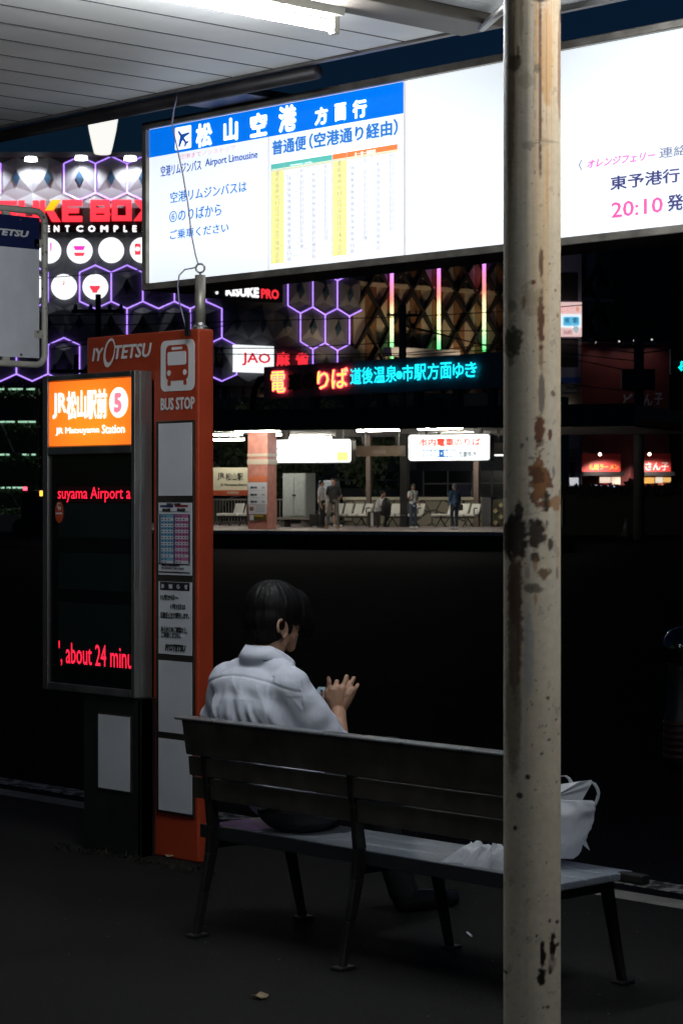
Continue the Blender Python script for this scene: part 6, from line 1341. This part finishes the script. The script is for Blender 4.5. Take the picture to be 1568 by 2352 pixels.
# red noodle shop
q = RPZ.off(.5); ns_ = thing('noodle_shop', 'dark red noodle shop building with two lamp lit red signs over its windows', 'shop', q.P(20, 0))
MB().ppx(q, c7r(226, 2260), c7r(1045, 878), -9, 0).build('wall', mat('dark red wall', (.14, .018, .018), .6, var=.2, scale=.5), ns_)
MB().ppx(q.off(-9.2), c7r(200, 2200), c7r(1400, -60), -3, 0).build('rear_block', M['black'], ns_)
MB().ppx(q, c7r(226, 880), c7r(1045, 868), .001, .15).build('coping', mat('coping dark', (.12, .10, .10), .6), ns_)
dimw = mat('white paint on red', (.42, .42, .46), .6)
lett('sign_text', dimw, ns_, [(c7r, 'ど', (612, 1472), (700, 1352)), (c7r, 'さ', (712, 1465), (790, 1352)), (c7r, 'ん', (802, 1465), (888, 1355)), (c7r, '子', (905, 1455), (985, 1345))], q, .02, .02)
q2 = q.off(.8); rsm = mat('red signboard', (.50, .035, .03), .45)
for (x0, x1, txt, tm, lb, rt) in ((225, 588, '札幌ラーメン', mat('yellow paint', (.75, .42, .03), .5), (290, 2068), (572, 2010)), (735, 1060, 'どさん子', mat('white sign paint', (.75, .70, .68), .5), (745, 2075), (1040, 1995))):
    r_ = MB().ppx(q2, c7r(x0, 2085), c7r(x1, 1915), -.3, 0).build('red_signboard', rsm, ns_); lett('sign_text', tm, r_, [(c7r, txt, lb, rt)], q2, .02, .02)
    MB().ppx(q2, c7r(x0 - 10, 2125), c7r(x1 + 10, 2088), -.3, 1.2).build('awning_edge', M['black'], ns_)
for x in (395, 860):
    c = q2.off(1.9).P(*q2.off(1.9).uv(*c7r(x, 1922))); sp_ = MB().ball(c, .09, 10, 8).build('spot_lamp', emit('warm spot lens', (1, .75, .6), 6), ns_, smooth=True); MB().tube([c, c + Z3 * .15 + F3 * 1.9], .03, 5).build('lamp_arm', M['black'], sp_)
    ld = bpy.data.lights.new('spot', 'SPOT'); ld.energy = 620; ld.spot_size = math.radians(110); ld.spot_blend = .5; ld.shadow_soft_size = .08; ld.color = (1, .80, .70); lo = bpy.data.objects.new('spot_light', ld); COL.objects.link(lo); lo.parent = sp_; lo.location = c - Z3 * .16 + F3 * .05 - WL[sp_.name]; lo.rotation_euler = (F3 * .8 - Z3 * 1.3 + R3 * .25).to_track_quat('-Z', 'Y').to_euler()
for (x0, y0, x1, y1, c_, s_) in ((392, 2190, 495, 2137, (250, 226, 205), .95), (502, 2205, 585, 2137, (246, 222, 196), .95), (772, 2195, 905, 2140, (250, 186, 96), .95), (915, 2190, 985, 2138, (250, 236, 210), .9), (990, 2185, 1060, 2140, (246, 190, 110), .9), (310, 2232, 368, 2210, (210, 226, 236), .8), (395, 2262, 540, 2215, (160, 180, 236), .8), (940, 2235, 1010, 2195, (236, 130, 90), .7)):
    MB().ppx(q, c7r(x0, y0), c7r(x1, y1), .002, .05).build('lit_window', emit('lit shop window', srgb(*c_), s_), ns_)
MB().ppx(q, c7r(415, 2205), c7r(512, 2190), .06, .09).build('red_strip', emit('lit red strip', srgb(170, 50, 50), .5), ns_)
MB().ppx(q, c7r(226, 2130), c7r(282, 1900), .002, .3).build('door_post', mat('pink post', (.30, .18, .14), .6), ns_)
bulbm = emit('small roof bulb', (.9, .85, .8), .9)
for x in (355, 575, 715, 882):
    c = q.off(.9).uv(*c7r(x, 872 - (x - 355) * .055)); bu_ = MB().disc(q.off(.9), c, .05, .05, 0, .05, 8).build('roof_bulb', bulbm, ns_)
    ld = bpy.data.lights.new('spot', 'SPOT'); ld.energy = 13; ld.spot_size = math.radians(130); ld.spot_blend = .9; ld.shadow_soft_size = .1; ld.color = (1, .9, .85); lo = bpy.data.objects.new('spot_light', ld); COL.objects.link(lo); lo.parent = bu_
    lo.location = q.off(.9).P(c[0], c[1] - .1) - WL[bu_.name]; lo.rotation_euler = (F3 * .5 - Z3 * 2).to_track_quat('-Z', 'Y').to_euler()
# hedge in front
qh = Pl(CAM + F3 * 100, R3); hd = thing('hedge', 'long black unlit hedge and bank below the noodle shop', 'hedge', qh.P(qh.uv(1450, 1200)[0], ROADZ)); a0, a1 = qh.uv(1270, 1180)[0], qh.uv(1640, 1180)[0]
zt_ = qh.uv(1400, 1122)[1]; hm = mat('dark hedge', (.012, .016, .009), .9); MB().pbox(qh, a0, a1, ROADZ, zt_ - .12, -2, 0).build('bank', hm, hd); mb = MB()
for _ in range(130): leaves(mb, qh.P(random.uniform(a0, a1), zt_ - .1 + random.gauss(0, .05), -.2), (.25, .25, .10), 26, .11)
mb.build('foliage', hm, hd)
cn_ = thing('traffic_cone', 'small dim traffic cone standing before the black hedge', 'cone', qh.off(4).P(qh.off(4).uv(1437, 1222)[0], ROADZ)); c = qh.off(4).P(qh.off(4).uv(1437, 1222)[0], ROADZ)
MB().lathe((c.x, c.y, c.z + .04), [(.22, 0), (.05, .72), (.04, .73)], 14).build('cone_body', mat('cone plastic', (.06, .05, .06), .5), cn_, smooth=True); MB().box((c.x - .28, c.y - .28, c.z), (c.x + .28, c.y + .28, c.z + .04)).build('base', M['tyre'], cn_)
# utility poles and wires
def upole(x, d, y0, rad, label, boxes=()):
    b0 = at(x, 1140, d); b0.z = ROADZ; top = at(x, y0, d); th = thing('utility_pole', label, 'utility pole', b0, 'utility poles'); MB().tube([b0, Vector((b0.x, b0.y, top.z))], [rad * 1.15, rad], 12).build('shaft', mat('pole concrete dark', (.03, .03, .03), .8), th, smooth=True)
    for (x0, y0_, x1, y1_) in boxes:
        q = Pl(at(x, 900, d - rad - .05), R3); (a0, z0), (a1, z1) = q.uv(x0, y1_), q.uv(x1, y0_); MB().pbox(q, a0, a1, z0, z1, -.3, .2).build('transformer_box', M['black'], th, bevel=.03)
    q = Pl(at(x, 900, d), R3); z = top.z - .5; a = q.uv(x, 900)[0]; MB().pbox(q, a - .7, a + .7, z, z + .1, -.05, .05).build('crossarm', M['black'], th)
    for i in (-.6, -.2, .3, .6): MB().lathe(tuple(q.P(a + i, z + .1)), [(.05, 0), (.06, .06), (.03, .14)], 8).build('insulator', mulm, th)
upole(924, 100, 700, .17, 'dark utility pole in front of the lattice building'); upole(1466, 90, 770, .20, 'dark utility pole with a black box in front of the noodle shop', ((1426, 848, 1502, 896),)); upole(226, 60, 676, .075, 'thin black post top in front of a lit cup sign'); upole(176, 62, 815, .07, 'short thin black post top above the orange lit header')
wirem = mat('black wire', (.004, .004, .004), .6)
wl_ = [((370, 780, 100), (560, 738, 100), (924, 728, 100)), ((924, 728, 100), (1150, 716, 100), (1466, 690, 95)), ((924, 745, 100), (1100, 790, 98), (1466, 830, 92)), ((370, 800, 100), (640, 800, 100), (924, 786, 100)), ((924, 748, 100), (1140, 800, 97), (1300, 822, 94), (1466, 856, 91)), ((370, 812, 102), (700, 815, 101), (924, 812, 100)), ((924, 812, 100), (1140, 790, 97), (1466, 770, 92)), ((780, 822, 100), (924, 816, 100), (1150, 802, 98)),
       ((90, 640, 70), (236, 628, 72), (345, 618, 74)), ((110, 725, 90), (300, 722, 90), (470, 718, 90)), ((110, 745, 90), (300, 746, 90), (560, 738, 90)), ((115, 790, 90), (180, 782, 90), (240, 775, 90)), ((115, 802, 90), (180, 794, 90), (240, 784, 90)), ((924, 760, 100), (1150, 760, 98), (1466, 800, 92)), ((1287, 790, 95), (1466, 812, 90), (1568, 800, 88)), ((1287, 880, 95), (1380, 892, 92), (1466, 900, 90))]
for i, pts in enumerate(wl_):
    sm_ = []
    for a, b_ in zip(pts, pts[1:]):
        for k in range(6): t_ = k / 6; sm_.append(at(*[a[j] + (b_[j] - a[j]) * t_ for j in range(3)]))
    sm_.append(at(*pts[-1])); tag(MB().tube(sm_, .022 if pts[0][2] > 80 else .016, 5).build('overhead_wire', wirem), 'thin black overhead wire strung across the far buildings', 'wire', 'overhead wires')
# traffic signal at the right edge
q = Pl(at(1560, 840, 60), R3); ts = thing('traffic_signal', 'black traffic signal with a lit cyan left arrow at the right edge', 'traffic light', q.P(q.uv(1600, 840)[0], ROADZ)); (a0, z0), (a1, z1) = q.uv(*c7r(1060, 1165)), q.uv(*c7r(1330, 930))
MB().pbox(q, a0, a1, z0, z1, -.25, 0).build('head', M['black'], ts, bevel=.02); cya = emit('cyan arrow', (.0, .85, .72), 2.2)
MB().pprism(q, [q.uv(*c7r(*v)) for v in ((1120, 1092), (1160, 1140), (1172, 1124), (1152, 1102), (1240, 1102), (1240, 1082), (1152, 1082), (1178, 1060), (1164, 1044))], .002, .02).build('arrow', cya, ts)
MB().tube([q.P(*q.uv(*c7r(1110, 1072))), q.P(*q.uv(*c7r(1110, 1072)), .16)], .10, 14).build('visor', mat('visor teal', (.01, .25, .22), .3), ts); pz = q.uv(1640, 840)[0]
MB().tube([q.P(pz, ROADZ, -.2), q.P(pz, z1 + 1.0, -.2)], .09, 10).build('post', M['dark'], ts); MB().tube([q.P(pz, z1 - .1, -.2), q.P(a0, z1 - .1, -.2)], .04, 8).build('arm', M['dark'], ts)
# dark bollard at the right edge
bc = on_z(1566, 1755, ROADZ); bo = thing('bollard', 'black dome topped bollard with brown slats on the road at the right edge', 'bollard', bc); sc = 13.3 / FPX
MB().lathe((bc.x, bc.y, bc.z), [(.11, 0), (.12, .02), (.12, .30), (.10, .34), (.085, .60), (.09, .66)], 24).build('body', M['black'], bo, smooth=True)
MB().lathe((bc.x, bc.y, bc.z + .66), [(.105, 0), (.128, .06), (.128, .10), (.115, .155), (.085, .195), (.04, .218), (.005, .223)], 28).build('dome', mat('glossy black dome', (.01, .01, .01), .08, coat=1), bo, smooth=True)
for i in range(6): MB().lathe((bc.x, bc.y, bc.z + .04 + i * .042), [(.121, 0), (.126, .006), (.126, .024), (.121, .03)], 24).build('slat', mat('brown slat', (.06, .025, .01), .5), bo, smooth=True)
